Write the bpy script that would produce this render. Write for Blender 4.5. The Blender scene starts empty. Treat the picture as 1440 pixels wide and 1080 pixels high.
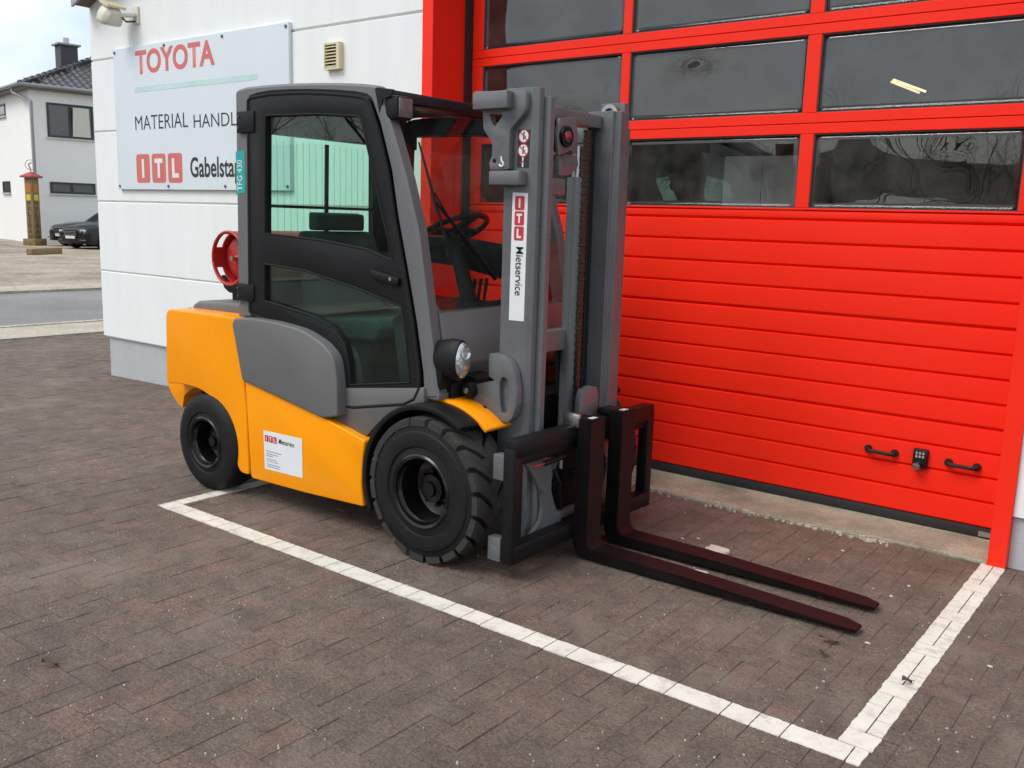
import bpy, bmesh, math, random
import numpy as np
from mathutils import Vector, Matrix, noise
random.seed(7)
R = math.radians
S = bpy.context.scene
COL = S.collection
# ------------------------------------------------------------------ camera, sky, sun, exposure
FPX, PITCH, ROLL, YAW, CAMH = 1307.46, 0.174975, -0.0304306, -0.655826, 1.52
_cp, _sp, _cy, _sy = math.cos(PITCH), math.sin(PITCH), math.cos(YAW), math.sin(YAW)
_fwd = Vector((_sy*_cp, _cy*_cp, -_sp)); _rt = Vector((_cy, -_sy, 0)); _dn = _fwd.cross(_rt)
_c, _s = math.cos(ROLL), math.sin(ROLL)
RT = _c*_rt + _s*_dn; DN = -_s*_rt + _c*_dn; FW = _fwd
CAM = Vector((0, 0, CAMH))
cam = bpy.data.cameras.new('camera'); cam.sensor_fit = 'HORIZONTAL'; cam.sensor_width = 36
cam.lens = FPX/1440*36; cam.clip_start = 0.05; cam.clip_end = 2000
co = bpy.data.objects.new('camera', cam); COL.objects.link(co); S.camera = co
co.matrix_world = Matrix(((RT.x, -DN.x, -FW.x, CAM.x), (RT.y, -DN.y, -FW.y, CAM.y), (RT.z, -DN.z, -FW.z, CAM.z), (0, 0, 0, 1)))

SUN_EL, SUN_AZ = 52, 246      # azimuth: direction towards the sun, degrees from +X counter-clockwise
w = bpy.data.worlds.new('World'); S.world = w; w.use_nodes = True
nt = w.node_tree; nt.nodes.clear()
out = nt.nodes.new('ShaderNodeOutputWorld'); bg = nt.nodes.new('ShaderNodeBackground')
sky = nt.nodes.new('ShaderNodeTexSky'); sky.sky_type = 'NISHITA'; sky.sun_disc = False
sky.sun_elevation = R(SUN_EL); sky.sun_rotation = R(90-SUN_AZ); sky.air_density = 1.0; sky.dust_density = 2.5
tc = nt.nodes.new('ShaderNodeTexCoord'); mp = nt.nodes.new('ShaderNodeMapping'); mp.inputs['Scale'].default_value = (1, 1, 2.2)
ns = nt.nodes.new('ShaderNodeTexNoise'); ns.inputs['Scale'].default_value = 2.6; ns.inputs['Detail'].default_value = 7; ns.inputs['Roughness'].default_value = .55
cr = nt.nodes.new('ShaderNodeMapRange'); cr.inputs[1].default_value = .38; cr.inputs[2].default_value = .64; cr.inputs[3].default_value = .35
ns2 = nt.nodes.new('ShaderNodeTexNoise'); ns2.inputs['Scale'].default_value = 5.5; ns2.inputs['Detail'].default_value = 6
cl = nt.nodes.new('ShaderNodeMixRGB'); cl.inputs[1].default_value = (4.9, 5.5, 6.1, 1); cl.inputs[2].default_value = (8.6, 9.0, 9.3, 1)
mx = nt.nodes.new('ShaderNodeMixRGB')
L = nt.links.new
L(tc.outputs['Generated'], mp.inputs[0]); L(mp.outputs[0], ns.inputs[0]); L(mp.outputs[0], ns2.inputs[0])
L(ns.outputs[0], cr.inputs[0]); L(ns2.outputs[0], cl.inputs[0]); L(cr.outputs[0], mx.inputs[0]); L(sky.outputs[0], mx.inputs[1]); L(cl.outputs[0], mx.inputs[2])
L(mx.outputs[0], bg.inputs[0]); bg.inputs[1].default_value = 0.12; L(bg.outputs[0], out.inputs[0])

sl = bpy.data.lights.new('sun', 'SUN'); sl.energy = 1.3; sl.angle = R(28); sl.color = (1, .975, .94)
so = bpy.data.objects.new('sun', sl); COL.objects.link(so)
_sd = Vector((math.cos(R(SUN_AZ))*math.cos(R(SUN_EL)), math.sin(R(SUN_AZ))*math.cos(R(SUN_EL)), math.sin(R(SUN_EL))))
so.rotation_euler = _sd.to_track_quat('Z', 'Y').to_euler(); so.location = (0, 0, 20)
vs = S.view_settings; vs.view_transform = 'Standard'; vs.look = 'None'; vs.exposure = 0.58; vs.gamma = 1
S.render.engine = 'CYCLES'; S.cycles.max_bounces = 10; S.cycles.transparent_max_bounces = 24

# ------------------------------------------------------------------ pixel -> place
def ray(x, y): return RT*((x-720)/FPX) + DN*((y-540)/FPX) + FW
def at(x, y, X=None, Y=None, Z=None):
    d = ray(x, y)
    t = (X-CAM.x)/d.x if X is not None else (Y-CAM.y)/d.y if Y is not None else (Z-CAM.z)/d.z
    return CAM + d*t
def onplane(x, y, p, n):
    d = ray(x, y); return CAM + d*((p-CAM).dot(n)/d.dot(n))
def gz(x):                       # the yard falls a little towards the road
    return 0.0 if x > -4.7 else max(-0.1, -(-4.7-x)*0.0225)

# ------------------------------------------------------------------ materials
MATS = {}
def mat(name, col, rough=.5, metal=0, var=.08, vscale=6, bump=0, bscale=60, spec=.5, coat=0, dirt=0, dirtcol=(.10, .085, .07), emit=0, stretch=None):
    if name in MATS: return MATS[name]
    m = bpy.data.materials.new(name); m.use_nodes = True; n = m.node_tree; b = n.nodes['Principled BSDF']; MATS[name] = m
    b.inputs['Roughness'].default_value = rough; b.inputs['Metallic'].default_value = metal
    b.inputs['Specular IOR Level'].default_value = spec; b.inputs['Coat Weight'].default_value = coat; b.inputs['Coat Roughness'].default_value = .12
    g = n.nodes.new('ShaderNodeNewGeometry'); src = g.outputs['Position']
    if stretch:
        mm = n.nodes.new('ShaderNodeMapping'); mm.inputs['Scale'].default_value = stretch; n.links.new(src, mm.inputs[0]); src = mm.outputs[0]
    t = n.nodes.new('ShaderNodeTexNoise'); t.inputs['Scale'].default_value = vscale; t.inputs['Detail'].default_value = 8; t.inputs['Roughness'].default_value = .6
    n.links.new(src, t.inputs[0])
    r = n.nodes.new('ShaderNodeMapRange'); r.inputs[1].default_value = .25; r.inputs[2].default_value = .75; r.inputs[3].default_value = 1-var; r.inputs[4].default_value = 1+var
    n.links.new(t.outputs[0], r.inputs[0])
    mul = n.nodes.new('ShaderNodeMixRGB'); mul.blend_type = 'MULTIPLY'; mul.inputs[0].default_value = 1; mul.inputs[1].default_value = (*col, 1)
    n.links.new(r.outputs[0], mul.inputs[2]); last = mul.outputs[0]
    if dirt:
        t2 = n.nodes.new('ShaderNodeTexNoise'); t2.inputs['Scale'].default_value = vscale*1.7; t2.inputs['Detail'].default_value = 10; t2.inputs['Roughness'].default_value = .72
        n.links.new(src, t2.inputs[0])
        r2 = n.nodes.new('ShaderNodeMapRange'); r2.inputs[1].default_value = .5; r2.inputs[2].default_value = .72; r2.inputs[4].default_value = dirt
        n.links.new(t2.outputs[0], r2.inputs[0])
        md = n.nodes.new('ShaderNodeMixRGB'); md.inputs[2].default_value = (*dirtcol, 1); n.links.new(r2.outputs[0], md.inputs[0]); n.links.new(last, md.inputs[1]); last = md.outputs[0]
    n.links.new(last, b.inputs['Base Color'])
    rr = n.nodes.new('ShaderNodeMapRange'); rr.inputs[1].default_value = .3; rr.inputs[2].default_value = .7; rr.inputs[3].default_value = max(.02, rough-.07); rr.inputs[4].default_value = min(1, rough+.07)
    n.links.new(t.outputs[0], rr.inputs[0]); n.links.new(rr.outputs[0], b.inputs['Roughness'])
    if bump:
        bn = n.nodes.new('ShaderNodeTexNoise'); bn.inputs['Scale'].default_value = bscale; bn.inputs['Detail'].default_value = 5; n.links.new(src, bn.inputs[0])
        bb = n.nodes.new('ShaderNodeBump'); bb.inputs['Strength'].default_value = bump; bb.inputs['Distance'].default_value = .01
        n.links.new(bn.outputs[0], bb.inputs['Height']); n.links.new(bb.outputs[0], b.inputs['Normal'])
    if emit:
        b.inputs['Emission Color'].default_value = (*col, 1); b.inputs['Emission Strength'].default_value = emit
    return m
def glass(name, tint, ior=1.5, rough=0.0, bump=0, bscale=2, dust_or_reflection=0):
    if name in MATS: return MATS[name]
    m = bpy.data.materials.new(name); m.use_nodes = True; n = m.node_tree; n.nodes.clear(); MATS[name] = m
    o = n.nodes.new('ShaderNodeOutputMaterial'); tr = n.nodes.new('ShaderNodeBsdfTransparent'); gl = n.nodes.new('ShaderNodeBsdfGlossy')
    tr.inputs[0].default_value = (*tint, 1); gl.inputs['Roughness'].default_value = rough
    g = n.nodes.new('ShaderNodeNewGeometry'); ms = n.nodes.new('ShaderNodeMixShader'); F0 = ((ior-1)/(ior+1))**2
    def mth(op, a, b):
        q = n.nodes.new('ShaderNodeMath'); q.operation = op
        for k, x in enumerate((a, b)):
            if x is None: continue
            if isinstance(x, (int, float)): q.inputs[k].default_value = x
            else: n.links.new(x, q.inputs[k])
        return q.outputs[0]
    dt = n.nodes.new('ShaderNodeVectorMath'); dt.operation = 'DOT_PRODUCT'; n.links.new(g.outputs['Normal'], dt.inputs[0]); n.links.new(g.outputs['Incoming'], dt.inputs[1])
    fr = mth('ADD', mth('MULTIPLY', mth('POWER', mth('SUBTRACT', 1.0, mth('ABSOLUTE', dt.outputs['Value'], None)), 5.0), 1-F0), F0)   # Schlick, the same from both faces
    n.links.new(fr, ms.inputs[0]); n.links.new(tr.outputs[0], ms.inputs[1]); n.links.new(gl.outputs[0], ms.inputs[2])
    last = ms.outputs[0]
    if bump:
        t = n.nodes.new('ShaderNodeTexNoise'); t.inputs['Scale'].default_value = bscale; t.inputs['Detail'].default_value = 1.5; t.inputs['Distortion'].default_value = .6
        n.links.new(g.outputs['Position'], t.inputs[0])
        b = n.nodes.new('ShaderNodeBump'); b.inputs['Strength'].default_value = bump; b.inputs['Distance'].default_value = .05
        n.links.new(t.outputs[0], b.inputs['Height']); n.links.new(b.outputs[0], gl.inputs['Normal'])
    if dust_or_reflection:
        d = n.nodes.new('ShaderNodeBsdfDiffuse'); d.inputs[0].default_value = (.45, .43, .40, 1)
        t = n.nodes.new('ShaderNodeTexNoise'); t.inputs['Scale'].default_value = 3.2; t.inputs['Detail'].default_value = 9; t.inputs['Roughness'].default_value = .65; n.links.new(g.outputs['Position'], t.inputs[0])
        r = n.nodes.new('ShaderNodeMapRange'); r.inputs[1].default_value = .35; r.inputs[2].default_value = .8; r.inputs[4].default_value = dust_or_reflection; n.links.new(t.outputs[0], r.inputs[0])
        m2 = n.nodes.new('ShaderNodeMixShader'); n.links.new(r.outputs[0], m2.inputs[0]); n.links.new(last, m2.inputs[1]); n.links.new(d.outputs[0], m2.inputs[2]); last = m2.outputs[0]
    n.links.new(last, o.inputs[0]); return m

# ------------------------------------------------------------------ mesh helpers
class MB:
    def __init__(s): s.v = []; s.f = []
    def add(s, vs, fs):
        k = len(s.v); s.v += [tuple(p) for p in vs]; s.f += [tuple(i+k for i in q) for q in fs]; return s
    def box(s, x0, x1, y0, y1, z0, z1):
        return s.add([(x0, y0, z0), (x1, y0, z0), (x1, y1, z0), (x0, y1, z0), (x0, y0, z1), (x1, y0, z1), (x1, y1, z1), (x0, y1, z1)],
                     [(0, 3, 2, 1), (4, 5, 6, 7), (0, 1, 5, 4), (1, 2, 6, 5), (2, 3, 7, 6), (3, 0, 4, 7)])
    def obox(s, o, u, v, n_, a, b, c):      # oriented box centred at o, half sizes a,b,c
        o = Vector(o); u = Vector(u).normalized(); v = Vector(v).normalized(); n_ = Vector(n_).normalized()
        P = [o+u*(a*i)+v*(b*j)+n_*(c*k) for k in (-1, 1) for i, j in ((-1, -1), (1, -1), (1, 1), (-1, 1))]
        return s.add(P, [(0, 3, 2, 1), (4, 5, 6, 7), (0, 1, 5, 4), (1, 2, 6, 5), (2, 3, 7, 6), (3, 0, 4, 7)])
    def bar(s, p, q, w, h, up=(0, 0, 1)):
        p = Vector(p); q = Vector(q); d = (q-p); u = d.normalized(); a = Vector(up); v = a.cross(u)
        if v.length < 1e-5: v = Vector((1, 0, 0)).cross(u)
        v.normalize(); n_ = u.cross(v)
        return s.obox((p+q)/2, u, v, n_, d.length/2, w/2, h/2)
    def prism(s, P, y0, y1, flip=False):    # P list of (x,z), extruded along Y
        n = len(P); vs = [(x, y0, z) for x, z in P]+[(x, y1, z) for x, z in P]
        return s.add(vs, [tuple(range(n)), tuple(range(2*n-1, n-1, -1))]+[(i, i+n, (i+1) % n+n, (i+1) % n) for i in range(n)])
    def prismz(s, P, z0, z1):
        n = len(P); vs = [(x, y, z0) for x, y in P]+[(x, y, z1) for x, y in P]
        return s.add(vs, [tuple(range(n-1, -1, -1)), tuple(range(n, 2*n))]+[(i, (i+1) % n, (i+1) % n+n, i+n) for i in range(n)])
    def loft(s, rings, closed=True, cap=True):
        n = len(rings[0]); k = len(s.v); vs = [p for r_ in rings for p in r_]; fs = []
        for a in range(len(rings)-1):
            for i in range(n if closed else n-1):
                j = (i+1) % n; fs.append((a*n+i, a*n+j, (a+1)*n+j, (a+1)*n+i))
        if cap: fs += [tuple(range(n-1, -1, -1)), tuple(range((len(rings)-1)*n, len(rings)*n))]
        return s.add(vs, fs)
    def tube(s, path, r, n=10, cap=True):
        path = [Vector(p) for p in path]; rr = r if isinstance(r, (list, tuple)) else [r]*len(path); rings = []
        d0 = (path[1]-path[0]).normalized(); a = Vector((0, 0, 1)) if abs(d0.z) < .9 else Vector((1, 0, 0)); u = d0.cross(a).normalized()
        for i, p in enumerate(path):
            d = (path[min(i+1, len(path)-1)]-path[max(i-1, 0)]).normalized(); u = (u-d*u.dot(d)).normalized(); v = d.cross(u)
            rings.append([p+(u*math.cos(2*math.pi*k/n)+v*math.sin(2*math.pi*k/n))*rr[i] for k in range(n)])
        return s.loft(rings, True, cap)
    def lathe(s, prof, c, ax, n=32, closed=False):   # prof list of (radius, axial); ax unit axis
        c = Vector(c); ax = Vector(ax).normalized(); a = Vector((0, 0, 1)) if abs(ax.z) < .9 else Vector((1, 0, 0)); u = ax.cross(a).normalized(); v = ax.cross(u)
        rings = [[c+ax*h+(u*math.cos(2*math.pi*k/n)+v*math.sin(2*math.pi*k/n))*max(r_, 1e-4) for k in range(n)] for r_, h in prof]
        if closed: rings.append(rings[0])
        return s.loft(rings, True, False)
    def build(s, name, m, parent=None, bevel=0, seg=2, smooth=35, base=None, angle=30):
        bm = bmesh.new(); V = [bm.verts.new(p) for p in s.v]
        for f in s.f:
            if len(set(f)) >= 3:
                try: bm.faces.new([V[i] for i in f])
                except ValueError: pass
        bmesh.ops.remove_doubles(bm, verts=bm.verts, dist=1e-5)
        bmesh.ops.recalc_face_normals(bm, faces=bm.faces)
        if bevel:
            es = [e for e in bm.edges if len(e.link_faces) == 2 and e.calc_face_angle(0) > R(angle)]
            bmesh.ops.bevel(bm, geom=es, offset=bevel, segments=seg, affect='EDGES', profile=.5, clamp_overlap=True)
        return link(name, bm, m, parent, smooth, base)
def link(name, bm, m, parent=None, smooth=35, base=None):
    me = bpy.data.meshes.new(name)
    if parent is not None: org = origin(parent)
    elif base is not None: org = Vector(base)
    else:
        xs = [v.co for v in bm.verts]; org = Vector(((min(p.x for p in xs)+max(p.x for p in xs))/2, (min(p.y for p in xs)+max(p.y for p in xs))/2, min(p.z for p in xs)))
    bmesh.ops.translate(bm, verts=bm.verts, vec=-org); bm.to_mesh(me); bm.free()
    if m: me.materials.append(m)
    if smooth:
        me.polygons.foreach_set('use_smooth', [True]*len(me.polygons)); me.set_sharp_from_angle(angle=R(smooth))
    o = bpy.data.objects.new(name, me); COL.objects.link(o)
    if parent is not None: o.parent = parent
    else: o.location = org
    return o
def origin(o):
    while o.parent is not None: o = o.parent
    return Vector(o.location)
def thing(name, label, cat, loc, group=None):
    o = bpy.data.objects.new(name, None); COL.objects.link(o); o.location = loc; o.empty_display_size = .1
    return tag(o, label, cat, group)
def tag(o, label, cat, group=None):
    o['label'] = label; o['category'] = cat
    if group: o['group'] = group
    return o
def struct(o): o['kind'] = 'structure'; return o
def rnd(P, r, seg=4):              # round the corners of a 2-D polygon; r a number or list
    n = len(P); out = []
    for i in range(n):
        p = Vector(P[i]); a = Vector(P[i-1]); b = Vector(P[(i+1) % n]); rr = r[i] if isinstance(r, (list, tuple)) else r
        if rr <= 0: out.append(tuple(p)); continue
        da = (a-p); db = (b-p); k = min(rr, da.length*.48, db.length*.48); pa = p+da.normalized()*k; pb = p+db.normalized()*k
        for t in range(seg+1):
            t /= seg; out.append(tuple(pa*(1-t)**2+p*2*t*(1-t)+pb*t*t))
    return out
def pxY(L_, Y): return [(q.x, q.z) for q in (at(x, y, Y=Y) for x, y in L_)]
def text(s, m, parent, o, u, v, w, h, name='lettering', off=0, eps=None, spacing=1.0):
    cu = bpy.data.curves.new('t', 'FONT'); cu.body = s; cu.offset = off; cu.resolution_u = 4; cu.space_character = spacing
    ob = bpy.data.objects.new('t', cu); COL.objects.link(ob); dg = bpy.context.evaluated_depsgraph_get()
    me = bpy.data.meshes.new_from_object(ob.evaluated_get(dg)); bpy.data.objects.remove(ob)
    bm = bmesh.new(); bm.from_mesh(me); bpy.data.meshes.remove(me)
    xs = [q.co.x for q in bm.verts]; ys = [q.co.y for q in bm.verts]; x0, x1, y0, y1 = min(xs), max(xs), min(ys), max(ys)
    o = Vector(o); u = Vector(u).normalized(); v = Vector(v).normalized()
    for q in bm.verts: q.co = o+u*((q.co.x-x0)/(x1-x0)*w)+v*((q.co.y-y0)/(y1-y0)*h)
    return link(name, bm, m, parent, 0)
def logo(parent, o, u, v, h, mred, mwhite, n, vertical=False, name='logo_tile'):   # three red tiles with the letters I T L
    o = Vector(o); u = Vector(u).normalized(); v = Vector(v).normalized(); n = Vector(n).normalized()
    wt = h*.86
    for k, ch in enumerate('ITL'):
        c = o + (u*(k*h*1.0+wt/2)+v*(h/2) if not vertical else u*(wt/2)-v*(k*h*1.07+h/2))
        P = rnd([(-wt/2, -h/2), (wt/2, -h/2), (wt/2, h/2), (-wt/2, h/2)], h*.13)
        m = MB(); k0 = [c+u*a+v*b+n*.0012 for a, b in P]; m.add(k0+[q-n*.001 for q in k0], [tuple(range(len(P)))]+[(i, i+len(P), (i+1) % len(P)+len(P), (i+1) % len(P)) for i in range(len(P))])
        t = m.build(name, mred, parent, smooth=0)
        bw = h*.15; hh = h*.33; B = MB()
        def r_(a0, a1, b0, b1): B.add([c+u*a+v*b+n*.0022 for a, b in ((a0, b0), (a1, b0), (a1, b1), (a0, b1))], [(0, 1, 2, 3)])
        if ch == 'I': r_(-bw/2, bw/2, -hh, hh)
        if ch == 'T': r_(-bw/2, bw/2, -hh, hh-bw); r_(-h*.25, h*.25, hh-bw, hh)
        if ch == 'L': r_(-h*.18, -h*.18+bw, -hh, hh); r_(-h*.18+bw, h*.22, -hh, -hh+bw)
        B.build('letter', mwhite, t, smooth=0)
    return
XA, YA, ZA = Vector((1, 0, 0)), Vector((0, 1, 0)), Vector((0, 0, 1))
# ================================================================== GROUND
def ground_mat(name, c1, c2, scale, rough=.9, bump=.5, bscale=90, speck=None):
    m = bpy.data.materials.new(name); m.use_nodes = True; n = m.node_tree; b = n.nodes['Principled BSDF']; b.inputs['Roughness'].default_value = rough
    g = n.nodes.new('ShaderNodeNewGeometry'); t = n.nodes.new('ShaderNodeTexNoise'); t.inputs['Scale'].default_value = scale; t.inputs['Detail'].default_value = 10; t.inputs['Roughness'].default_value = .65
    n.links.new(g.outputs['Position'], t.inputs[0]); r = n.nodes.new('ShaderNodeValToRGB'); r.color_ramp.elements[0].position = .35; r.color_ramp.elements[1].position = .68
    r.color_ramp.elements[0].color = (*c1, 1); r.color_ramp.elements[1].color = (*c2, 1); n.links.new(t.outputs[0], r.inputs[0]); last = r.outputs[0]
    t2 = n.nodes.new('ShaderNodeTexNoise'); t2.inputs['Scale'].default_value = bscale; t2.inputs['Detail'].default_value = 4; n.links.new(g.outputs['Position'], t2.inputs[0])
    mr = n.nodes.new('ShaderNodeMapRange'); mr.inputs[1].default_value = .3; mr.inputs[2].default_value = .7; mr.inputs[3].default_value = .75; mr.inputs[4].default_value = 1.25; n.links.new(t2.outputs[0], mr.inputs[0])
    mu = n.nodes.new('ShaderNodeMixRGB'); mu.blend_type = 'MULTIPLY'; mu.inputs[0].default_value = 1; n.links.new(last, mu.inputs[1]); n.links.new(mr.outputs[0], mu.inputs[2])
    n.links.new(mu.outputs[0], b.inputs['Base Color']); bb = n.nodes.new('ShaderNodeBump'); bb.inputs['Strength'].default_value = bump; bb.inputs['Distance'].default_value = .01
    n.links.new(t2.outputs[0], bb.inputs['Height']); n.links.new(bb.outputs[0], b.inputs['Normal']); return m
m_dirt = ground_mat('gravel_lot', (.20, .165, .125), (.42, .34, .26), .55, bscale=7, bump=.8)
m_asph = ground_mat('asphalt', (.16, .155, .15), (.23, .225, .215), .5, bscale=25, bump=.3)
m_conc = ground_mat('concrete_kerb', (.34, .30, .235), (.47, .42, .34), 1.2, bscale=20, bump=.3)
m_joint = ground_mat('joint_sand', (.062, .050, .042), (.100, .080, .066), 3, bscale=200, bump=.4)
m_sill = ground_mat('sill_concrete', (.20, .195, .14), (.40, .385, .28), 3.5, bscale=70, bump=.5)
m_crumb = ground_mat('broken_mortar', (.34, .30, .22), (.60, .56, .46), 12, bscale=60, bump=.6)

gr = MB().box(-400, 400, -400, 400, -1.0, -.135).build('ground', m_dirt, smooth=0, base=(0, 0, 0)); struct(gr)
struct(MB().box(-18.0, -12.85, -60, 80, -.4, -.118).build('road', m_asph, smooth=0, base=(0, 0, 0)))
kb = struct(MB().box(-12.85, -11.72, -60, 80, -.4, -.094).build('sidewalk', m_conc, smooth=0, base=(0, 0, 0)))
k2 = MB()
for i in range(60): k2.box(-12.95, -12.80, -20+i*1.0, -20+i*1.0+.992, -.3, -.082)
k2.build('kerb_stones', m_conc, kb, smooth=0)['kind'] = 'stuff'
k3 = MB()
for i in range(60): k3.box(-18.12, -17.97, -20+i*1.0, -20+i*1.0+.992, -.3, -.070)
struct(k3.build('kerb', m_conc, smooth=0, base=(0, 0, 0)))
struct(MB().box(-19.6, -18.12, -60, 80, -.4, -.105).build('far_sidewalk', ground_mat('far_sidewalk', (.30, .26, .20), (.44, .39, .31), .9, bscale=12, bump=.3), smooth=0, base=(0, 0, 0)))

pv = MB(); xs_ = [8, 3, -4.7, -6, -7.5, -9.2, -11.72]
for a, b in zip(xs_[:-1], xs_[1:]):
    za, zb = gz(a)-.0030, gz(b)-.0030
    pv.add([(a, -25, za), (a, 40, za), (b, 40, zb), (b, -25, zb)], [(0, 1, 2, 3)])
pave = pv.build('pavement', m_joint, smooth=0, base=(0, 0, 0)); struct(pave)

def paver_mat(name, island):
    m = bpy.data.materials.new(name); m.use_nodes = True; n = m.node_tree; N = n.nodes.new; K = n.links.new; b = n.nodes['Principled BSDF']
    g = N('ShaderNodeNewGeometry'); oi = N('ShaderNodeObjectInfo'); rn = g.outputs['Random Per Island'] if island else oi.outputs['Random']
    ramp = N('ShaderNodeValToRGB'); e = ramp.color_ramp.elements; e[0].position = 0; e[0].color = (0.130, 0.095, 0.071, 1); e[1].position = 1; e[1].color = (0.152, 0.107, 0.079, 1)
    for p, c in ((.3, (0.136, 0.104, 0.077)), (.55, (0.142, 0.101, 0.075)), (.72, (0.140, 0.106, 0.079)), (.9, (0.162, 0.103, 0.078))):
        q = e.new(p); q.color = (*c, 1)
    K(rn, ramp.inputs[0])
    def noise(sc, det, lo, hi, a, c):
        t = N('ShaderNodeTexNoise'); t.inputs['Scale'].default_value = sc; t.inputs['Detail'].default_value = det; t.inputs['Roughness'].default_value = .65; K(g.outputs['Position'], t.inputs[0])
        r = N('ShaderNodeMapRange'); r.inputs[1].default_value = lo; r.inputs[2].default_value = hi; r.inputs[3].default_value = a; r.inputs[4].default_value = c; K(t.outputs[0], r.inputs[0]); return t, r
    last = ramp.outputs[0]
    for sc, det, lo, hi, a, c in ((.8, 8, .3, .7, .82, 1.2), (9, 10, .3, .7, .74, 1.30), (40, 6, .3, .7, .80, 1.22), (95, 4, .32, .70, .58, 1.42), (240, 3, .3, .72, .66, 1.36)):
        t, r = noise(sc, det, lo, hi, a, c); mu = N('ShaderNodeMixRGB'); mu.blend_type = 'MULTIPLY'; mu.inputs[0].default_value = 1; K(last, mu.inputs[1]); K(r.outputs[0], mu.inputs[2]); last = mu.outputs[0]
    # pale dusty wear and dark stains
    t, r = noise(2.3, 14, .52, .68, 0, .60); md = N('ShaderNodeMixRGB'); md.inputs[2].default_value = (.235, .190, .152, 1); K(r.outputs[0], md.inputs[0]); K(last, md.inputs[1]); last = md.outputs[0]
    t, r = noise(3.1, 10, .56, .70, 0, .5); md = N('ShaderNodeMixRGB'); md.inputs[2].default_value = (.085, .068, .060, 1); K(r.outputs[0], md.inputs[0]); K(last, md.inputs[1]); last = md.outputs[0]
    t, r = noise(300, 2, .66, .72, 0, .75); md = N('ShaderNodeMixRGB'); md.inputs[2].default_value = (.36, .33, .30, 1); K(r.outputs[0], md.inputs[0]); K(last, md.inputs[1]); last = md.outputs[0]
    K(last, b.inputs['Base Color']); b.inputs['Roughness'].default_value = .82
    t, r = noise(85, 6, .2, .8, 0, 1); bb = N('ShaderNodeBump'); bb.inputs['Strength'].default_value = .9; bb.inputs['Distance'].default_value = .008; K(r.outputs[0], bb.inputs['Height']); K(bb.outputs[0], b.inputs['Normal'])
    return m
PM1 = paver_mat('paver_block', False); PM2 = paver_mat('paver_blocks', True)
CS, GX, GY = .0985, -.914, 2.567          # herringbone cell, phase measured on the painted rows
blocks = []
for i in range(-112, 45):
    for j in range(-26, 60):
        k = (i-j) % 4
        if k == 0: rc = (i, i+2, j, j+1)
        elif k == 2: rc = (i, i+1, j-1, j+1)
        else: continue
        x0, x1, y0, y1 = GX+rc[0]*CS, GX+rc[1]*CS, GY+rc[2]*CS, GY+rc[3]*CS
        if x0 < -11.72 or y0 < .35: continue
        lim = 4.66 if x1 > -8.5 else 8.2
        if y0 > lim-.02: continue
        y1 = min(y1, lim); x1c = x1
        blocks.append((x0, x1c, y0, y1, k))
def paver_geo(hx, hy):
    g_, ch, dp = .0009, .0019, .03
    m = MB(); a, b = hx-g_, hy-g_
    vs = [(-a, -b, -dp), (a, -b, -dp), (a, b, -dp), (-a, b, -dp), (-a, -b, -ch), (a, -b, -ch), (a, b, -ch), (-a, b, -ch), (-a+ch, -b+ch, 0), (a-ch, -b+ch, 0), (a-ch, b-ch, 0), (-a+ch, b-ch, 0)]
    return vs, [(8, 9, 10, 11)]+[(4+i, 4+(i+1) % 4, 8+(i+1) % 4, 8+i) for i in range(4)]+[(i, (i+1) % 4, 4+(i+1) % 4, 4+i) for i in range(4)]
rng = random.Random(3)
BZ = {}
full = {}
for key, (hx, hy) in {0: (CS, CS/2), 2: (CS/2, CS)}.items():
    vs_, fs_ = paver_geo(hx, hy); me = bpy.data.meshes.new('paver'); me.from_pydata(vs_, [], fs_); me.materials.append(PM1); full[key] = me
def score(b):
    c = Vector(((b[0]+b[1])/2, (b[2]+b[3])/2, 0)); d = c-CAM; z = d.dot(FW); u = 720+FPX*d.dot(RT)/z; v = 540+FPX*d.dot(DN)/z
    if z < .3 or not (-40 < u < 1480 and -40 < v < 1120): return -1
    return CAM.z/(d.length**3)
order = sorted(range(len(blocks)), key=lambda q: -score(blocks[q])); near = set(q for q in order[:300] if abs((blocks[q][1]-blocks[q][0])*(blocks[q][3]-blocks[q][2])-2*CS*CS) < 1e-6)
rest = MB()
for q, b in enumerate(blocks):
    cx, cy = (b[0]+b[1])/2, (b[2]+b[3])/2; dz = rng.uniform(-.0016, .0016); z = gz(cx)+dz; BZ[q] = z
    if q in near:
        o = bpy.data.objects.new('paver', full[b[4]]); COL.objects.link(o); o.parent = pave; o.location = (cx, cy, z); o.rotation_euler = (rng.gauss(0, .003), rng.gauss(0, .003), rng.gauss(0, .002))
    else:
        vs_, fs_ = paver_geo((b[1]-b[0])/2, (b[3]-b[2])/2); a_, c_ = rng.gauss(0, .003), rng.gauss(0, .003); sl_ = (gz(cx+.05)-gz(cx-.05))/.1
        rest.add([(x+cx, y+cy, h+z+x*(a_+sl_)+y*c_) for x, y, h in vs_], fs_)
me = bpy.data.meshes.new('pavers'); me.from_pydata(rest.v, [], rest.f); me.materials.append(PM2)
o = bpy.data.objects.new('pavers', me); COL.objects.link(o); o.parent = pave; o['kind'] = 'stuff'

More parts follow.
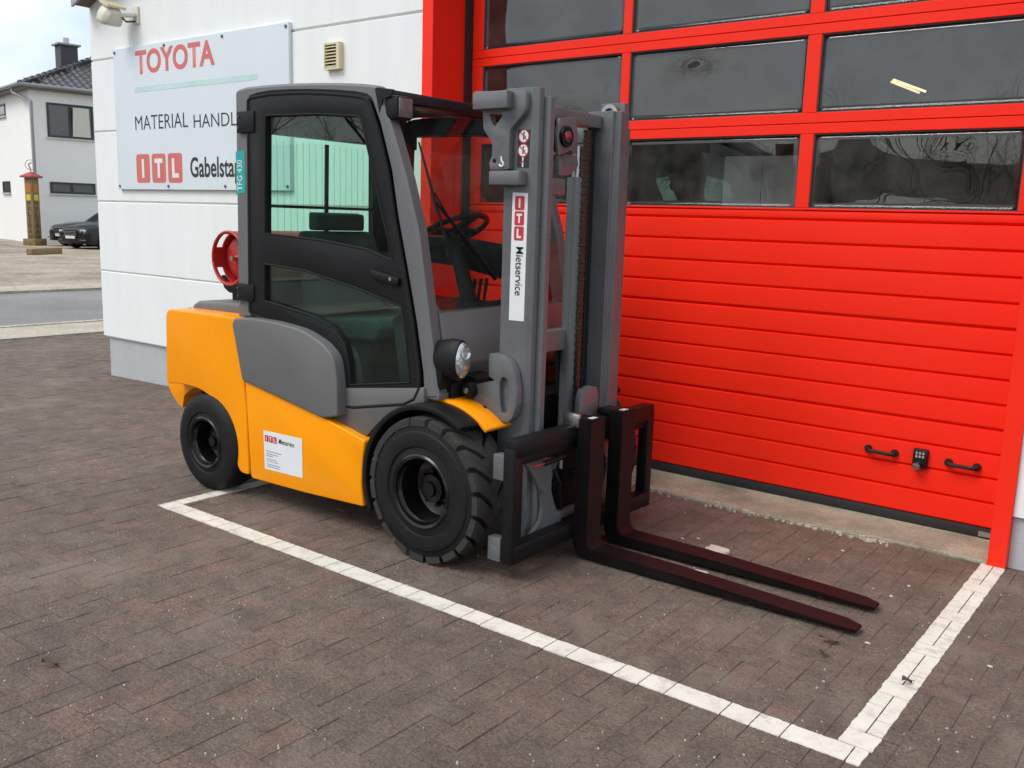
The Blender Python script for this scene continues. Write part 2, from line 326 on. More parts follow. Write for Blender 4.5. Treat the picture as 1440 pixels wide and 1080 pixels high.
# painted bay lines: one thin sheet of paint on each block they cross
m_paint = mat('line_paint', (.70, .665, .575), .75, var=.08, vscale=9, bump=.5, bscale=170, dirt=.75, dirtcol=(.34, .31, .27))
def paint_line(X0, X1, Y0, Y1):
    m = MB(); r2 = random.Random(int(X0*1000))
    for q, b in enumerate(blocks):
        x0, x1, y0, y1 = max(b[0]+.0022, X0), min(b[1]-.0022, X1), max(b[2]+.0022, Y0), min(b[3]-.0022, Y1)
        if x1-x0 < .006 or y1-y0 < .006: continue
        P = []
        def edge(p, q_, ragged):
            n = max(2, int((Vector(q_)-Vector(p)).length/.009))
            for t in range(n):
                a = Vector(p).lerp(Vector(q_), t/n); k = .0016 if ragged else .0006; lo = (.0035*noise.noise((a.x*18, a.y*18, 0)) if ragged else 0)
                P.append((a.x+r2.uniform(-k, k)+lo, a.y+r2.uniform(-k, k)+lo))
        edge((x0, y0), (x1, y0), y0 == Y0); edge((x1, y0), (x1, y1), x1 == X1); edge((x1, y1), (x0, y1), y1 == Y1); edge((x0, y1), (x0, y0), x0 == X0)
        z = gz((x0+x1)/2)+.0034
        m.prismz(P, z-.006, z)
    return m
pm = [paint_line(-4.276, -.676, 2.568, 2.662), paint_line(-.770, -.668, 2.666, 4.645), paint_line(-4.276, -4.196, 2.666, 4.60)]
for p_ in pm: p_.build('painted_line', m_paint, pave, smooth=0)

# concrete threshold in front of the door, ragged front edge
r3 = random.Random(5); F = []; n_ = 150
for i in range(n_+1):
    x = -4.30+(3.55)*i/n_; y = 4.615+.03*noise.noise((x*1.3, 0, 0))+.018*noise.noise((x*7, 3, 0))+.01*noise.noise((x*23, 5, 0))+(.03 if x > -1.3 else 0)
    F.append((x, y))
sill = MB().prismz(F+[(-.75, 5.3), (-4.30, 5.3)], -.04, .014)
sl_o = struct(sill.build('door_threshold', m_sill, smooth=20, bevel=.004, seg=1, base=(0, 0, 0)))
cb = MB()
for i in range(230):
    x = r3.uniform(-3.6, -1.15); y = 4.62+.03*noise.noise((x*1.3, 0, 0))+r3.gauss(0, .02)-.004; s_ = r3.uniform(.003, .010)*(2.6 if r3.random() < .12 else 1)
    P = [(x+s_*math.cos(a)*r3.uniform(.6, 1.2), y+.7*s_*math.sin(a)*r3.uniform(.6, 1.2)) for a in [k*math.pi/3 for k in range(6)]]
    cb.prismz(P, -.004, .006+s_*r3.uniform(.2, .7))
cb.build('mortar_crumbs', m_crumb, sl_o, smooth=0)['kind'] = 'stuff'

# ================================================================== WORKSHOP
WY = 4.65
m_white = mat('white_render', (.775, .80, .785), .8, var=.035, vscale=2.2, bump=.15, bscale=220, dirt=.13, dirtcol=(.55, .545, .52), stretch=(2.2, 1, .35))
m_plinth = mat('grey_plinth', (.42, .435, .45), .85, var=.07, vscale=4, bump=.25, bscale=120, dirt=.25, dirtcol=(.3, .29, .27))
m_red = mat('red_door_paint', (.90, .024, .008), .40, var=.04, vscale=1.4, coat=.0, spec=.22, dirt=.10, dirtcol=(.66, .032, .016), bump=.06, bscale=3)
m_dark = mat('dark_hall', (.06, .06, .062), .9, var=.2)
m_rubber = mat('rubber_seal', (.018, .018, .018), .7)
shop = thing('workshop_building', 'white rendered workshop with grooved wall panels and a big red sectional door', 'building', (-4, 5.5, 0))
# left wall: five panels divided by shadow grooves, each panel a piece
zs = [.304, .926, 1.573, 2.204, 2.835, 3.40]
XL, XJ = -8.57, -4.385
def panel(x0, x1, z0, z1, g0=.011, g1=.011):
    return MB().add([(x0, WY+.02, z0), (x1, WY+.02, z0), (x1, WY, z0+g0), (x0, WY, z0+g0)], [(0, 1, 2, 3)]).add(
        [(x0, WY, z0+g0), (x1, WY, z0+g0), (x1, WY, z1-g1), (x0, WY, z1-g1)], [(0, 1, 2, 3)]).add(
        [(x0, WY, z1-g1), (x1, WY, z1-g1), (x1, WY+.02, z1), (x0, WY+.02, z1)], [(0, 1, 2, 3)]).add(
        [(x0, WY, z0+g0), (x0, WY, z1-g1), (x0, WY+.02, z1), (x0, WY+.02, z0)], [(0, 1, 2, 3)])
for a, b in zip(zs[:-1], zs[1:]): panel(XL, XJ, a, b, 0.001 if a == zs[0] else .012).build('wall_panel', m_white, shop, smooth=0)
core = MB().box(XL, XJ, WY+.0195, WY+.3, .29, 4.6); core.build('wall', m_white, shop, smooth=0)
MB().box(XL+.045, XJ, WY+.03, WY+.28, -.3, .2895).build('plinth', m_plinth, shop, smooth=0, bevel=.004, seg=1)
MB().box(-.668, 6, WY+.012, WY+.3, .25, 4.6).build('wall', m_white, shop, smooth=0)
MB().box(-.668, 6, WY+.035, WY+.28, -.2, .249).build('plinth', m_plinth, shop, smooth=0)
MB().box(XJ+.002, -.67, WY+.005, WY+.3, 3.62, 4.6).build('wall', m_white, shop, smooth=0)
# sloping verge of the roof over the left corner
m_verge = mat('roof_verge', (.33, .32, .36), .55, var=.06); m_soff = mat('soffit', (.14, .10, .075), .7)
a0 = at(103, 10, Y=4.50); sl_ = math.tan(R(21))
P = [(a0.x, a0.z), (a0.x+4, a0.z+4*sl_), (a0.x+4, a0.z+4*sl_+.3), (a0.x, a0.z+.3)]
MB().prism(P, 4.48, 4.50).build('verge_board', m_verge, shop, smooth=0)
MB().prism([(a0.x, a0.z+.02), (a0.x+4, a0.z+4*sl_+.02), (a0.x+4, a0.z+4*sl_+.28), (a0.x, a0.z+.28)], 4.5005, 12).build('roof', m_soff, shop, smooth=0)
# door surround: steel jambs with a folded face
DY = 5.0
MB().box(-4.385, -4.291, WY-.022, DY+.06, gz(-4.3)-.02, 3.7).build('door_jamb', m_red, shop, bevel=.003, seg=1)
MB().box(-.747, -.669, WY-.015, DY+.06, -.02, 3.7).build('door_jamb', m_red, shop, bevel=.003, seg=1)
MB().box(-4.29, -.748, WY-.015, DY+.06, 3.55, 3.7).build('door_lintel', m_red, shop, bevel=.003, seg=1)
MB().box(-4.2895, -4.27, DY-.06, DY+.05, 0, 3.54).build('door_guide', m_rubber, shop)
# the hall behind the glass
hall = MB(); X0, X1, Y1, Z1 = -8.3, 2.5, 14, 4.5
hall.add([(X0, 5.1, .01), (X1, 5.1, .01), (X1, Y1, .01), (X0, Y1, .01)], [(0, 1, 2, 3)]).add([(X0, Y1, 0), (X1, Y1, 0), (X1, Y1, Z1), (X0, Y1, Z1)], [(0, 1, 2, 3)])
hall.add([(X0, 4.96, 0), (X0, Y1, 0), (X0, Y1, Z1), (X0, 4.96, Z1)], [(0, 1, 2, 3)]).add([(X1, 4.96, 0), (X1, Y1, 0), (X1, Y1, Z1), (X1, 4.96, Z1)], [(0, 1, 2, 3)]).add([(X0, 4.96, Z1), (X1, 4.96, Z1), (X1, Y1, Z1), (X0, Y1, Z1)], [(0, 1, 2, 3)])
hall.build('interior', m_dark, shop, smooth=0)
# sectional door
dr = MB().box(-4.268, -.75, DY+.024, DY+.045, .05, 1.616); door = dr.build('sectional_door', m_red, shop, smooth=0)
DX0, DX1 = -4.266, -.752
grv = [1.564-.1243*i for i in range(12)]
tops = [1.6]+grv
def slat(z0, z1, big=False, frac=0):
    g = .012; d = .013; m = MB()
    prof = [(DY+.024, z0), (DY+d, z0+.001), (DY, z0+g), (DY-.0022, (z0+z1)/2), (DY, z1-.007), (DY+d, z1-.0005), (DY+.024, z1)]
    m.add([(DX0, y, z) for y, z in prof]+[(DX1, y, z) for y, z in prof], [(i, i+1, i+1+len(prof), i+len(prof)) for i in range(len(prof)-1)])
    m.add([(DX0, y, z) for y, z in prof], [tuple(range(len(prof)))]).add([(DX1, y, z) for y, z in prof], [tuple(range(len(prof)))])
    return m
slat(1.564, 1.6165).build('door_slat', m_red, door, smooth=40)
for i in range(11): slat(grv[i+1]+(.0025 if i in (3, 7) else 0), grv[i]-(.0025 if i in (4, 8) else 0)).build('door_slat', m_red, door, smooth=40)
slat(.066, grv[11]).build('door_slat', m_red, door, smooth=40)
MB().box(DX0, DX1, DY+.004, DY+.04, .012, .068).build('bottom_seal', m_rubber, door, bevel=.006)
MB().box(-.86, -.755, DY-.006, DY+.0035, .025, .05).build('seal_clip', mat('zinc', (.4, .4, .4), .4, .8), door)
# glazed sections: rails, mullions, panes
m_pane = glass('acrylic_pane', (.80, .82, .81), 1.72, bump=.07, bscale=1.5, dust_or_reflection=.09)  # besides dust, the noisy film paints in soft cloud reflections
rails = [(1.617, 1.628), (2.017, 2.125), (2.523, 2.628), (3.03, 3.135), (3.52, 3.56)]
for k, (a, b) in enumerate(rails):
    if k in (1, 2, 3):
        mid = (a+b)/2
        MB().box(DX0, DX1, DY-.004, DY+.04, a, mid-.0015).build('door_rail', m_red, door, bevel=.0025, seg=1)
        MB().box(DX0, DX1, DY-.004, DY+.04, mid+.0015, b).build('door_rail', m_red, door, bevel=.0025, seg=1)
    else: MB().box(DX0, DX1, DY-.003, DY+.04, a+.0005, b).build('door_rail', m_red, door, bevel=.0025, seg=1)
cols = [(-4.266, -4.174), (-3.087, -3.028), (-1.946, -1.872), (-.86, -.752)]
rows = [(1.6285, 2.0165), (2.1255, 2.5225), (2.6285, 3.0295), (3.1355, 3.5195)]
m_frame = mat('pane_bead', (.05, .045, .045), .6)
for (z0, z1) in rows:
    for (a, b) in cols: MB().box(a, b, DY-.0035, DY+.039, z0, z1).build('door_mullion', m_red, door, bevel=.0025, seg=1)
    for c in range(3):
        x0, x1 = cols[c][1], cols[c+1][0]; nx, nz = 28, 12; m = MB(); sd = rng.uniform(0, 50)
        vs_ = []
        for i in range(nx+1):
            for j in range(nz+1):
                x = x0+(x1-x0)*i/nx; z = z0+(z1-z0)*j/nz; e = (math.sin(math.pi*i/nx)*math.sin(math.pi*j/nz))**1.0
                vs_.append((x, DY+.016+e*(.011*noise.noise((x*1.3+sd, z*2.0, sd))+.0022*noise.noise((x*4.0+sd, z*4.5, sd+9))), z))
        m.add(vs_, [(i*(nz+1)+j, (i+1)*(nz+1)+j, (i+1)*(nz+1)+j+1, i*(nz+1)+j+1) for i in range(nx) for j in range(nz)])
        pn = m.build('pane', m_pane, door, smooth=180)
        md = pn.modifiers.new('thickness', 'SOLIDIFY'); md.thickness = .003
        bd = MB(); t_ = .006
        bd.box(x0, x1, DY+.004, DY+.03, z0, z0+t_).box(x0, x1, DY+.004, DY+.03, z1-t_, z1).box(x0, x0+t_, DY+.004, DY+.03, z0+t_, z1-t_).box(x1-t_, x1, DY+.004, DY+.03, z0+t_, z1-t_)
        bd.build('pane_bead', m_frame, door, smooth=0)
# handles and lock on the door
m_iron = mat('worn_iron', (.022, .014, .011), .5, .0, spec=.3, var=.5, vscale=40, bump=.4)
def grip(p0, p1):
    a = at(*p0, Y=DY-.02); b = at(*p1, Y=DY-.02); a.y = b.y = DY-.004; m = MB(); o_ = Vector((0, -.032, -.004)); d = (b-a)
    m.tube([a, a+o_*.7+d*.03, a+o_+d*.12, a+o_+d*.5, a+o_+d*.88, a+o_*.7+d*.97, b], [.014, .011, .0105, .0095, .0105, .013, .017], 10)
    m.lathe([(.0001, -.012), (.019, -.012), (.021, 0), (.019, .004), (.0001, .004)], a, (0, 1, 0), 14).lathe([(.0001, -.012), (.019, -.012), (.021, 0), (.019, .004), (.0001, .004)], b, (0, 1, 0), 14)
    m.build('pull_handle', m_iron, door)
grip((1220, 631), (1257, 638)); grip((1333, 651), (1373, 658))
c_ = at(1294, 645, Y=DY-.02)
lk = MB().box(c_.x-.036, c_.x+.036, DY-.028, DY+.002, c_.z-.05, c_.z+.05).build('lock_case', mat('lock_metal', (.02, .02, .022), .35, .6, var=.3, vscale=50), door, bevel=.006)
MB().lathe([(.0001, -.03), (.018, -.028), (.022, -.012), (.022, .002)], (c_.x-.008, DY-.03, c_.z-.036), (0, 1, 0), 20).build('lock_knob', mat('chrome', (.55, .55, .55), .15, 1, var=.2, vscale=40), lk)
for k in range(6): MB().box(c_.x-.022+.016*(k % 3), c_.x-.012+.016*(k % 3), DY-.031, DY-.0285, c_.z+.006+.018*(k//3), c_.z+.018+.018*(k//3)).build('lock_button', mat('lock_button', (.35, .35, .35), .4), lk)
# made-up pale box in place of unclear shapes inside the hall
m_pale = mat('pale_sheet', (.60, .63, .60), .7, var=.1)
cab_ = thing('pale_placeholder', 'made-up pale box as locker standing inside the hall behind the door glass', 'placeholder', (-2.5, 6.4, .01))
MB().box(-2.95, -2.35, 6.2, 6.7, .01, 2.0).build('body', m_pale, cab_, bevel=.01); MB().box(-2.93, -2.66, 6.19, 6.2, .06, 1.95).build('door', m_pale, cab_, bevel=.003); MB().box(-2.64, -2.37, 6.19, 6.2, .06, 1.95).build('door', m_pale, cab_, bevel=.003)
tl = thing('ceiling_tube_lamp', 'lit twin fluorescent tubes under the hall ceiling', 'lamp', tuple(at(1278, 120, Z=3.3)))
for k in (0, 1):
    a, b = at(1257-3*k, 112.5+2.5*k, Z=3.3), at(1301-9*k, 128.5+1.5*k, Z=3.3)
    MB().tube([a, b], .016, 8).build('tube', mat('tube_glow' if k == 0 else 'tube_glow_warm', (1, .95, .45) if k == 0 else (1, .62, .38), .5, emit=1.3), tl)

# wall-mounted things ------------------------------------------------
m_signw = mat('sign_sheet', (.64, .705, .735), .35, var=.03, vscale=2, dirt=.06, dirtcol=(.5, .52, .52))
m_fred = mat('faded_red_print', (.60, .145, .125), .55, var=.08); m_blk = mat('black_print', (.025, .025, .028), .6); m_mint = mat('mint_print', (.50, .67, .63), .5)
m_wprint = mat('white_print', (.72, .73, .73), .5)
SY = WY-.03
sx0, sx1, sz0, sz1 = at(163, 180, Y=SY).x, at(406, 60, Y=SY).x, at(200, 266.5, Y=SY).z, at(280, 50.5, Y=SY).z
sign = thing('wall_sign', 'large pale blue company sign with faded red lettering on the white wall', 'sign', ((sx0+sx1)/2, SY, sz0))
MB().box(sx0, sx1, SY, WY+.001, sz0, sz1).build('sheet', m_signw, sign, bevel=.003, seg=1)
fn = Vector((0, -1, 0))
def stext(s, p0, p1, hpx, m, off, name='lettering', sp=1.0):      # p0/p1 baseline start/end px, hpx = height in px at start
    a, b = at(*p0, Y=SY-.0015), at(*p1, Y=SY-.0015); tp = at(p0[0], p0[1]-hpx, Y=SY-.0015)
    b.z = a.z; text(s, m, sign, a, XA, ZA, (b-a).length, tp.z-a.z, name, off, spacing=sp)
stext('TOYOTA', (191, 105.5), (302, 93), 34, m_fred, .028)
stext('MATERIAL', (190.5, 183), (264.5, 180.5), 19.5, m_blk, -.006); stext('HANDLING', (272.5, 180), (366, 177), 18.8, m_blk, -.006)
a_ = at(268, 252, Y=SY-.0015); b_ = at(360, 253, Y=SY-.0015)
text('Gabelstapler', m_blk, sign, (a_.x, SY-.0015, a_.z-.035), XA, ZA, 12/8.2*abs(at(330, 252, Y=SY).x-a_.x)*1.0, .215, 'lettering', .018)
p_ = at(193, 257, Y=SY); q_ = at(193, 217, Y=SY); logo(sign, (p_.x, SY, p_.z), XA, ZA, q_.z-p_.z, m_fred, m_wprint, (0, -1, 0))
a_, b_ = at(189, 126.5, Y=SY), at(362, 110, Y=SY); MB().box(a_.x, b_.x, SY-.0015, SY+.001, a_.z-.022, a_.z+.022).build('stripe', m_mint, sign, smooth=0)
m_bolt = mat('bolt_steel', (.12, .12, .12), .4, .7)
for X_ in (sx0+.03, (sx0*2+sx1)/3, (sx0+sx1*2)/3, sx1-.03):
    for Z_ in (sz0+.03, sz1-.03): MB().lathe([(.0001, -.008), (.012, -.007), (.013, .001)], (X_, SY, Z_), (0, 1, 0), 10).build('bolt', m_bolt, sign)
# vent grille
m_cream = mat('cream_plastic', (.62, .56, .36), .5, var=.05)
v0, v1 = at(458, 66, Y=WY-.03), at(474, 93, Y=WY-.03)
vent = thing('wall_vent', 'small cream louvred ventilation grille on the white wall', 'vent', (v0.x, WY, v1.z))
vz0, vz1, vx0, vx1 = v1.z-.005, v0.z+.01, v0.x, v1.x
MB().box(vx0, vx1, WY-.008, WY+.002, vz0, vz1).build('backing', mat('vent_dark', (.06, .05, .03), .8), vent)
fr_ = MB().box(vx0-.008, vx0, WY-.04, WY+.002, vz0, vz1).box(vx1, vx1+.03, WY-.04, WY+.002, vz0, vz1).box(vx0-.008, vx1+.03, WY-.04, WY+.002, vz1, vz1+.014).box(vx0-.008, vx1+.03, WY-.04, WY+.002, vz0-.014, vz0)
fr_.build('frame', m_cream, vent, smooth=0)
for i in range(7):
    z_ = vz0+(vz1-vz0)*(i+.5)/7; MB().add([(vx0, WY-.038, z_-.008), (vx1, WY-.038, z_-.008), (vx1, WY-.012, z_+.008), (vx0, WY-.012, z_+.008), (vx0, WY-.038, z_-.004), (vx1, WY-.038, z_-.004), (vx1, WY-.012, z_+.012), (vx0, WY-.012, z_+.012)],
        [(0, 1, 2, 3), (4, 5, 6, 7), (0, 1, 5, 4), (2, 3, 7, 6), (0, 3, 7, 4), (1, 2, 6, 5)]).build('louvre', m_cream, vent, smooth=0)
# floodlight
m_lampc = mat('aged_white_metal', (.62, .60, .50), .45, var=.08, vscale=15)
lc = at(182, 23, Y=WY-.02); fl = thing('flood_light', 'aged cream floodlight on a bracket near the wall corner', 'lamp', (lc.x, WY, lc.z))
tilt = Matrix.Rotation(R(24), 3, 'Y')
def flp(P): return [Vector((lc.x-.02, WY-.17, lc.z-.03))+tilt @ (Vector(p)*.72) for p in P]
prof = rnd([(-.13, -.10), (.13, -.10), (.13, .02), (.07, .12), (-.07, .12), (-.13, .02)], .05)
rings = []
for d_, s_ in ((-.10, 1), (-.085, 1.04), (.02, 1.0), (.07, .72), (.085, .6)): rings.append(flp([(d_*1.0, x*s_, z*s_) for x, z in prof]))
bd_ = MB().loft(rings).build('housing', m_lampc, fl, bevel=.004, seg=1)
MB().loft([flp([(-.106, x*.9, z*.9) for x, z in prof]), flp([(-.099, x*.9, z*.9) for x, z in prof])]).build('front_glass', mat('lamp_glass', (.33, .33, .30), .15, var=.1), bd_)
MB().obox(flp([(-.03, 0, .135)])[0], tilt @ Vector((1, 0, 0)), YA, tilt @ Vector((0, 0, 1)), .07, .085, .01).build('visor', m_cream, bd_)
MB().bar((lc.x+.02, WY-.15, lc.z-.02), (lc.x+.10, WY-.02, lc.z+.0), .04, .03).build('bracket', m_lampc, fl, bevel=.004)
MB().box(lc.x+.05, lc.x+.13, WY-.02, WY+.002, lc.z-.07, lc.z+.07).build('wall_plate', m_lampc, fl, bevel=.004)
MB().tube([(lc.x+.03, WY-.12, lc.z-.02), (lc.x+.05, WY-.08, lc.z-.06), (lc.x+.09, WY-.015, lc.z-.05)], .008, 8).build('cable', mat('cable_dark', (.05, .04, .035), .6), fl)
# ================================================================== FORKLIFT
YC = 3.555
m_yel = mat('yellow_paint', (.92, .312, .001), .28, var=.03, vscale=2, spec=.26, coat=.0, dirt=.07, dirtcol=(.45, .22, .05), bump=.015, bscale=30)
m_grey = mat('grey_paint', (.125, .125, .127), .42, var=.06, vscale=3, coat=.08, dirt=.10, dirtcol=(.17, .155, .135))
m_gpl = mat('grey_plastic', (.122, .122, .12), .55, var=.06, vscale=3, bump=.12, bscale=300, dirt=.16, dirtcol=(.19, .175, .155))
m_mast = mat('mast_grey', (.118, .123, .128), .30, var=.14, vscale=5, dirt=.18, dirtcol=(.10, .09, .08), coat=.1)
m_black = mat('black_paint', (.006, .006, .0068), .45, var=.15, vscale=8, spec=.25, dirt=.05, dirtcol=(.06, .05, .045))
m_bpl = mat('black_plastic', (.0065, .0065, .0075), .5, spec=.25, var=.1, bump=.1, bscale=300)
m_int = mat('interior_black', (.012, .013, .013), .75, spec=.2, var=.15)
m_fork = mat('fork_oxide', (.0045, .0022, .0027), .55, .0, spec=.28, var=.35, vscale=7, dirt=.5, dirtcol=(.015, .0085, .009), bump=.12, bscale=70)
m_tyre = mat('tyre_rubber', (.008, .008, .0085), .62, spec=.25, var=.25, vscale=14, dirt=.16, dirtcol=(.035, .031, .028), bump=.2, bscale=120)
m_tread = mat('tread_rubber', (.034, .033, .030), .8, spec=.25, var=.25, vscale=20, dirt=.5, dirtcol=(.062, .058, .050), bump=.3, bscale=110)
m_rim = mat('rim_black', (.004, .004, .004), .25, .0, spec=.4, var=.2, dirt=.15, dirtcol=(.05, .045, .04))
m_glass = glass('cab_glass', (.835, .985, .925), 1.5, dust_or_reflection=.02)
m_glass2 = glass('front_glass', (.93, .965, .95), 1.45, dust_or_reflection=.015)
m_chrome = MATS['chrome']; m_redp = mat('gas_bottle_red', (.42, .022, .02), .38, var=.15, vscale=12, dirt=.15, dirtcol=(.2, .05, .04))
m_steel = mat('bare_steel', (.42, .42, .42), .28, .9, var=.15, vscale=30)
m_chain = mat('greasy_chain', (.06, .045, .032), .45, .5, var=.4, vscale=60)
fk = thing('forklift_truck', 'yellow and grey enclosed-cab forklift truck with lowered dark red forks', 'forklift', (-3.5, YC, 0))
def mir(y): return 2*YC-y
def both(fn_):                     # build a part on the near side and its mirror on the far side
    fn_(lambda y: y); fn_(mir)

# ---- wheels
def wheel(cx, cz, Rr, wd, yo, sgn, rimr, lugs, name):
    # yo: outer face plane, sgn +1 when the tyre extends to +Y from its outer face
    ax = Vector((0, sgn, 0)); c = Vector((cx, yo, cz)); k = Rr/.335
    wo = MB()
    body = [(rimr+.012, .018), (rimr+.02, .006), (rimr+.05*k, .012), (rimr+.055*k, .004), (Rr*.74, .0), (Rr*.80, .004), (Rr*.815, .010), (Rr*.90, .016), (Rr*.925, .030), (Rr*.935, .06), (Rr*.935, wd-.06), (Rr*.925, wd-.03), (Rr*.8, wd), (rimr+.01, wd)]
    if not lugs: body = [(rimr+.012, .018), (rimr+.02, .006), (rimr+.05*k, .010), (rimr+.056*k, .003), (Rr*.78, .0), (Rr*.84, .004), (Rr*.92, .012), (Rr*.97, .022), (Rr*.992, .035), (Rr, .055), (Rr, wd*.33), (Rr*.985, wd*.345), (Rr*.985, wd*.365), (Rr, wd*.38), (Rr, wd*.62), (Rr*.985, wd*.635), (Rr*.985, wd*.655), (Rr, wd*.67), (Rr, wd-.05), (Rr*.97, wd-.02), (Rr*.8, wd), (rimr+.01, wd)]
    wo.lathe(body, c, ax, 72)
    root = wo.build(name, m_tyre, fk, smooth=38)
    if lugs:
        n = 19; tm = MB()
        def pt(a, r_, h): return c+ax*h+Vector((math.cos(a), 0, math.sin(a)))*r_
        for side in (0, 1):
            for i in range(n):
                a0 = 2*math.pi*(i+.5*side)/n; st = 7; rings = []
                for t in range(st):
                    f = t/(st-1)
                    h = f*(wd*.53)                                       # from shoulder towards centre
                    sk = 0.0 if f < .12 else -.30*(f-.12)/.88 - (.06*(f-.6)/.4 if f > .6 else 0)  # slanted lug
                    wdt = (.278 if f < .3 else .278-.04*(f-.3)/.7)
                    rt = Rr*(.972 if t == 0 else .995 if t == 1 else 1.0)
                    rb = Rr*(.89 if t == 0 else .90)
                    hh = h+(.010 if t == 0 else .004)
                    if side: hh = wd-hh
                    a = a0+sk*(1)
                    rings.append([pt(a-wdt/2, rb, hh), pt(a-wdt/2+.012, rt, hh), pt(a, rt, hh), pt(a+wdt/2-.012, rt, hh), pt(a+wdt/2, rb, hh)])
                tm.loft(rings, closed=True)
        tm.build('tread', m_tread, root, smooth=30)
    # rim: deep dish with hub and nuts
    rm = MB().lathe([(rimr+.016, .016), (rimr+.020, .004), (rimr+.012, -.002), (rimr, .004), (rimr-.004, .02), (rimr-.012, .03), (rimr-.016, .10*k+.03), (rimr-.04, .115*k+.03), (rimr*.60, .12*k+.03), (rimr*.56, .10*k+.03), (rimr*.44, .085*k+.02), (rimr*.42, .055*k+.02), (rimr*.25, .05*k+.02), (rimr*.22, .035*k+.02), (.0001, .035*k+.02)], c, ax, 56)
    r_ = rm.build('rim', m_rim, root, smooth=32)
    for i in range(8 if lugs else 5):
        a = 2*math.pi*i/(8 if lugs else 5)+.2; q = pt_(c, ax, a, rimr*.52, .085*k+.02)
        MB().lathe([(.0001, -.012), (.010, -.012), (.011, .012)], q, ax, 6).build('wheel_nut', m_rim, r_, smooth=20)
    return root
def pt_(c, ax, a, r_, h): return c+ax*h+Vector((math.cos(a), 0, math.sin(a)))*r_
FW_ = (-2.715, .327); RW_ = (-4.345, .266)
YT = 2.885
wheel(*FW_, .332, .25, YT, 1, .150, True, 'front_wheel'); wheel(*FW_, .332, .25, mir(YT), -1, .150, True, 'front_wheel')
wheel(*RW_, .270, .20, YT+.015, 1, .125, False, 'rear_wheel'); wheel(*RW_, .270, .20, mir(YT+.015), -1, .125, False, 'rear_wheel')
MB().box(-2.80, -2.63, 3.1, mir(3.1), .22, .42).build('drive_axle', m_black, fk, bevel=.02)
MB().box(-4.42, -4.27, 3.1, mir(3.1), .18, .34).build('steer_axle', m_black, fk, bevel=.02)
MB().box(-4.0, -2.55, 3.12, mir(3.12), .20, .70).build('chassis', m_black, fk, bevel=.02)

# ---- counterweight
YB = 2.93
cwp = [(233, 434), (331, 447), (328, 456), (333, 491), (342.5, 536), (346, 574), (350, 668), (337, 664), (331, 645), (325.5, 611), (314, 581), (299, 559), (277, 545), (253, 539.5), (234, 539)]
P = pxY(cwp, YB)
P = rnd(P, [.05, .02, .01, .05, .01, .03, .02, .03, .05, .05, .05, .06, .06, .03, .03], 3)
cw = MB(); n = len(P); prof = [(YB+.0, .0), (YB+.06, 0)]
rings = []
cxm = -4.3
for y_, ins in ((YB+.045, .035), (YB+.018, .012), (YB, .0)): pass
cw.prism(P, YB, mir(YB)); cwo = cw.build('counterweight', m_yel, fk, bevel=.028, seg=4, angle=50, smooth=50)
MB().prism(rnd(pxY([(233.5, 533), (300, 536), (268, 548), (259, 556), (256.5, 574), (250, 567), (241, 553)], 3.03), .012, 2), 3.03, mir(3.03)).build('ballast', m_yel, fk, bevel=.02, seg=3)
MB().box(-4.70, -4.05, 3.12, mir(3.12), .36, .80).build('wheel_arch_liner', m_black, fk, bevel=.02)
MB().box(-4.6, -4.02, 2.99, mir(2.99), .562, .90).build('inner_block', m_black, fk)
# ---- engine hood and gas bottle
hp = [(-4.70, .955), (-4.69, .99), (-4.64, 1.012), (-4.1, 1.035), (-4.1, .955)]
MB().prism(hp, 3.08, mir(3.08)).build('rear_hood', m_gpl, fk, bevel=.018, seg=3)
MB().box(-4.715, -4.09, 3.06, mir(3.06), .945, .968).build('hood_seal', m_black, fk, bevel=.004)
b0 = at(318, 362, Y=3.2); bx, bz, br = -4.435, b0.z, .155
bt = MB().lathe([(.0001, .0), (.05, .0), (.11, .018), (.145, .06), (br, .10), (br, .62), (.145, .66), (.10, .70), (.0001, .715)], (bx, 3.20, bz), (0, 1, 0), 36).build('gas_bottle', m_redp, fk)
# collar with cut-outs
cl_ = MB(); nseg = 48; ro, ri = .150, .142
for i in range(nseg):
    a, b = 2*math.pi*i/nseg, 2*math.pi*(i+1)/nseg; ph = (i % 12)
    segs = [(-.05, -.036), (.004, .08)] if ph in (3, 4, 5, 6, 7, 8) else [(-.05, .08)]
    for h0, h1 in segs:
        V = [(bx+r_*math.cos(q), 3.20+h, bz+r_*math.sin(q)) for h in (h0, h1) for q in (a, b) for r_ in (ri, ro)]
        cl_.add(V, [(0, 1, 3, 2), (4, 6, 7, 5), (0, 4, 5, 1), (2, 3, 7, 6), (1, 5, 7, 3), (0, 2, 6, 4)])
cl_.build('collar', m_redp, bt, smooth=40)
MB().lathe([(.146, -.060), (.153, -.056), (.153, -.046), (.146, -.042), (.139, -.046), (.139, -.056), (.146, -.060)], (bx, 3.20, bz), (0, 1, 0), 40).build('collar_rim', m_redp, bt)
MB().tube([(bx, 3.20, bz), (bx, 3.165, bz)], .014, 10).build('valve', m_chrome, bt)
MB().prism(rnd([(x+.065, z) for x, z in [(-4.65, 1.085), (-4.60, 1.06), (-4.40, 1.06), (-4.35, 1.085), (-4.32, 1.15), (-4.34, 1.16), (-4.41, 1.09), (-4.59, 1.09), (-4.66, 1.16), (-4.68, 1.15)]], .012), 3.22, 3.85).build('bottle_cradle', m_bpl, fk)
for y_ in (3.25, 3.8):
    for x_ in (-4.55, -4.34): MB().box(x_, x_+.04, y_, y_+.03, 1.0, 1.07).build('cradle_foot', m_bpl, fk)
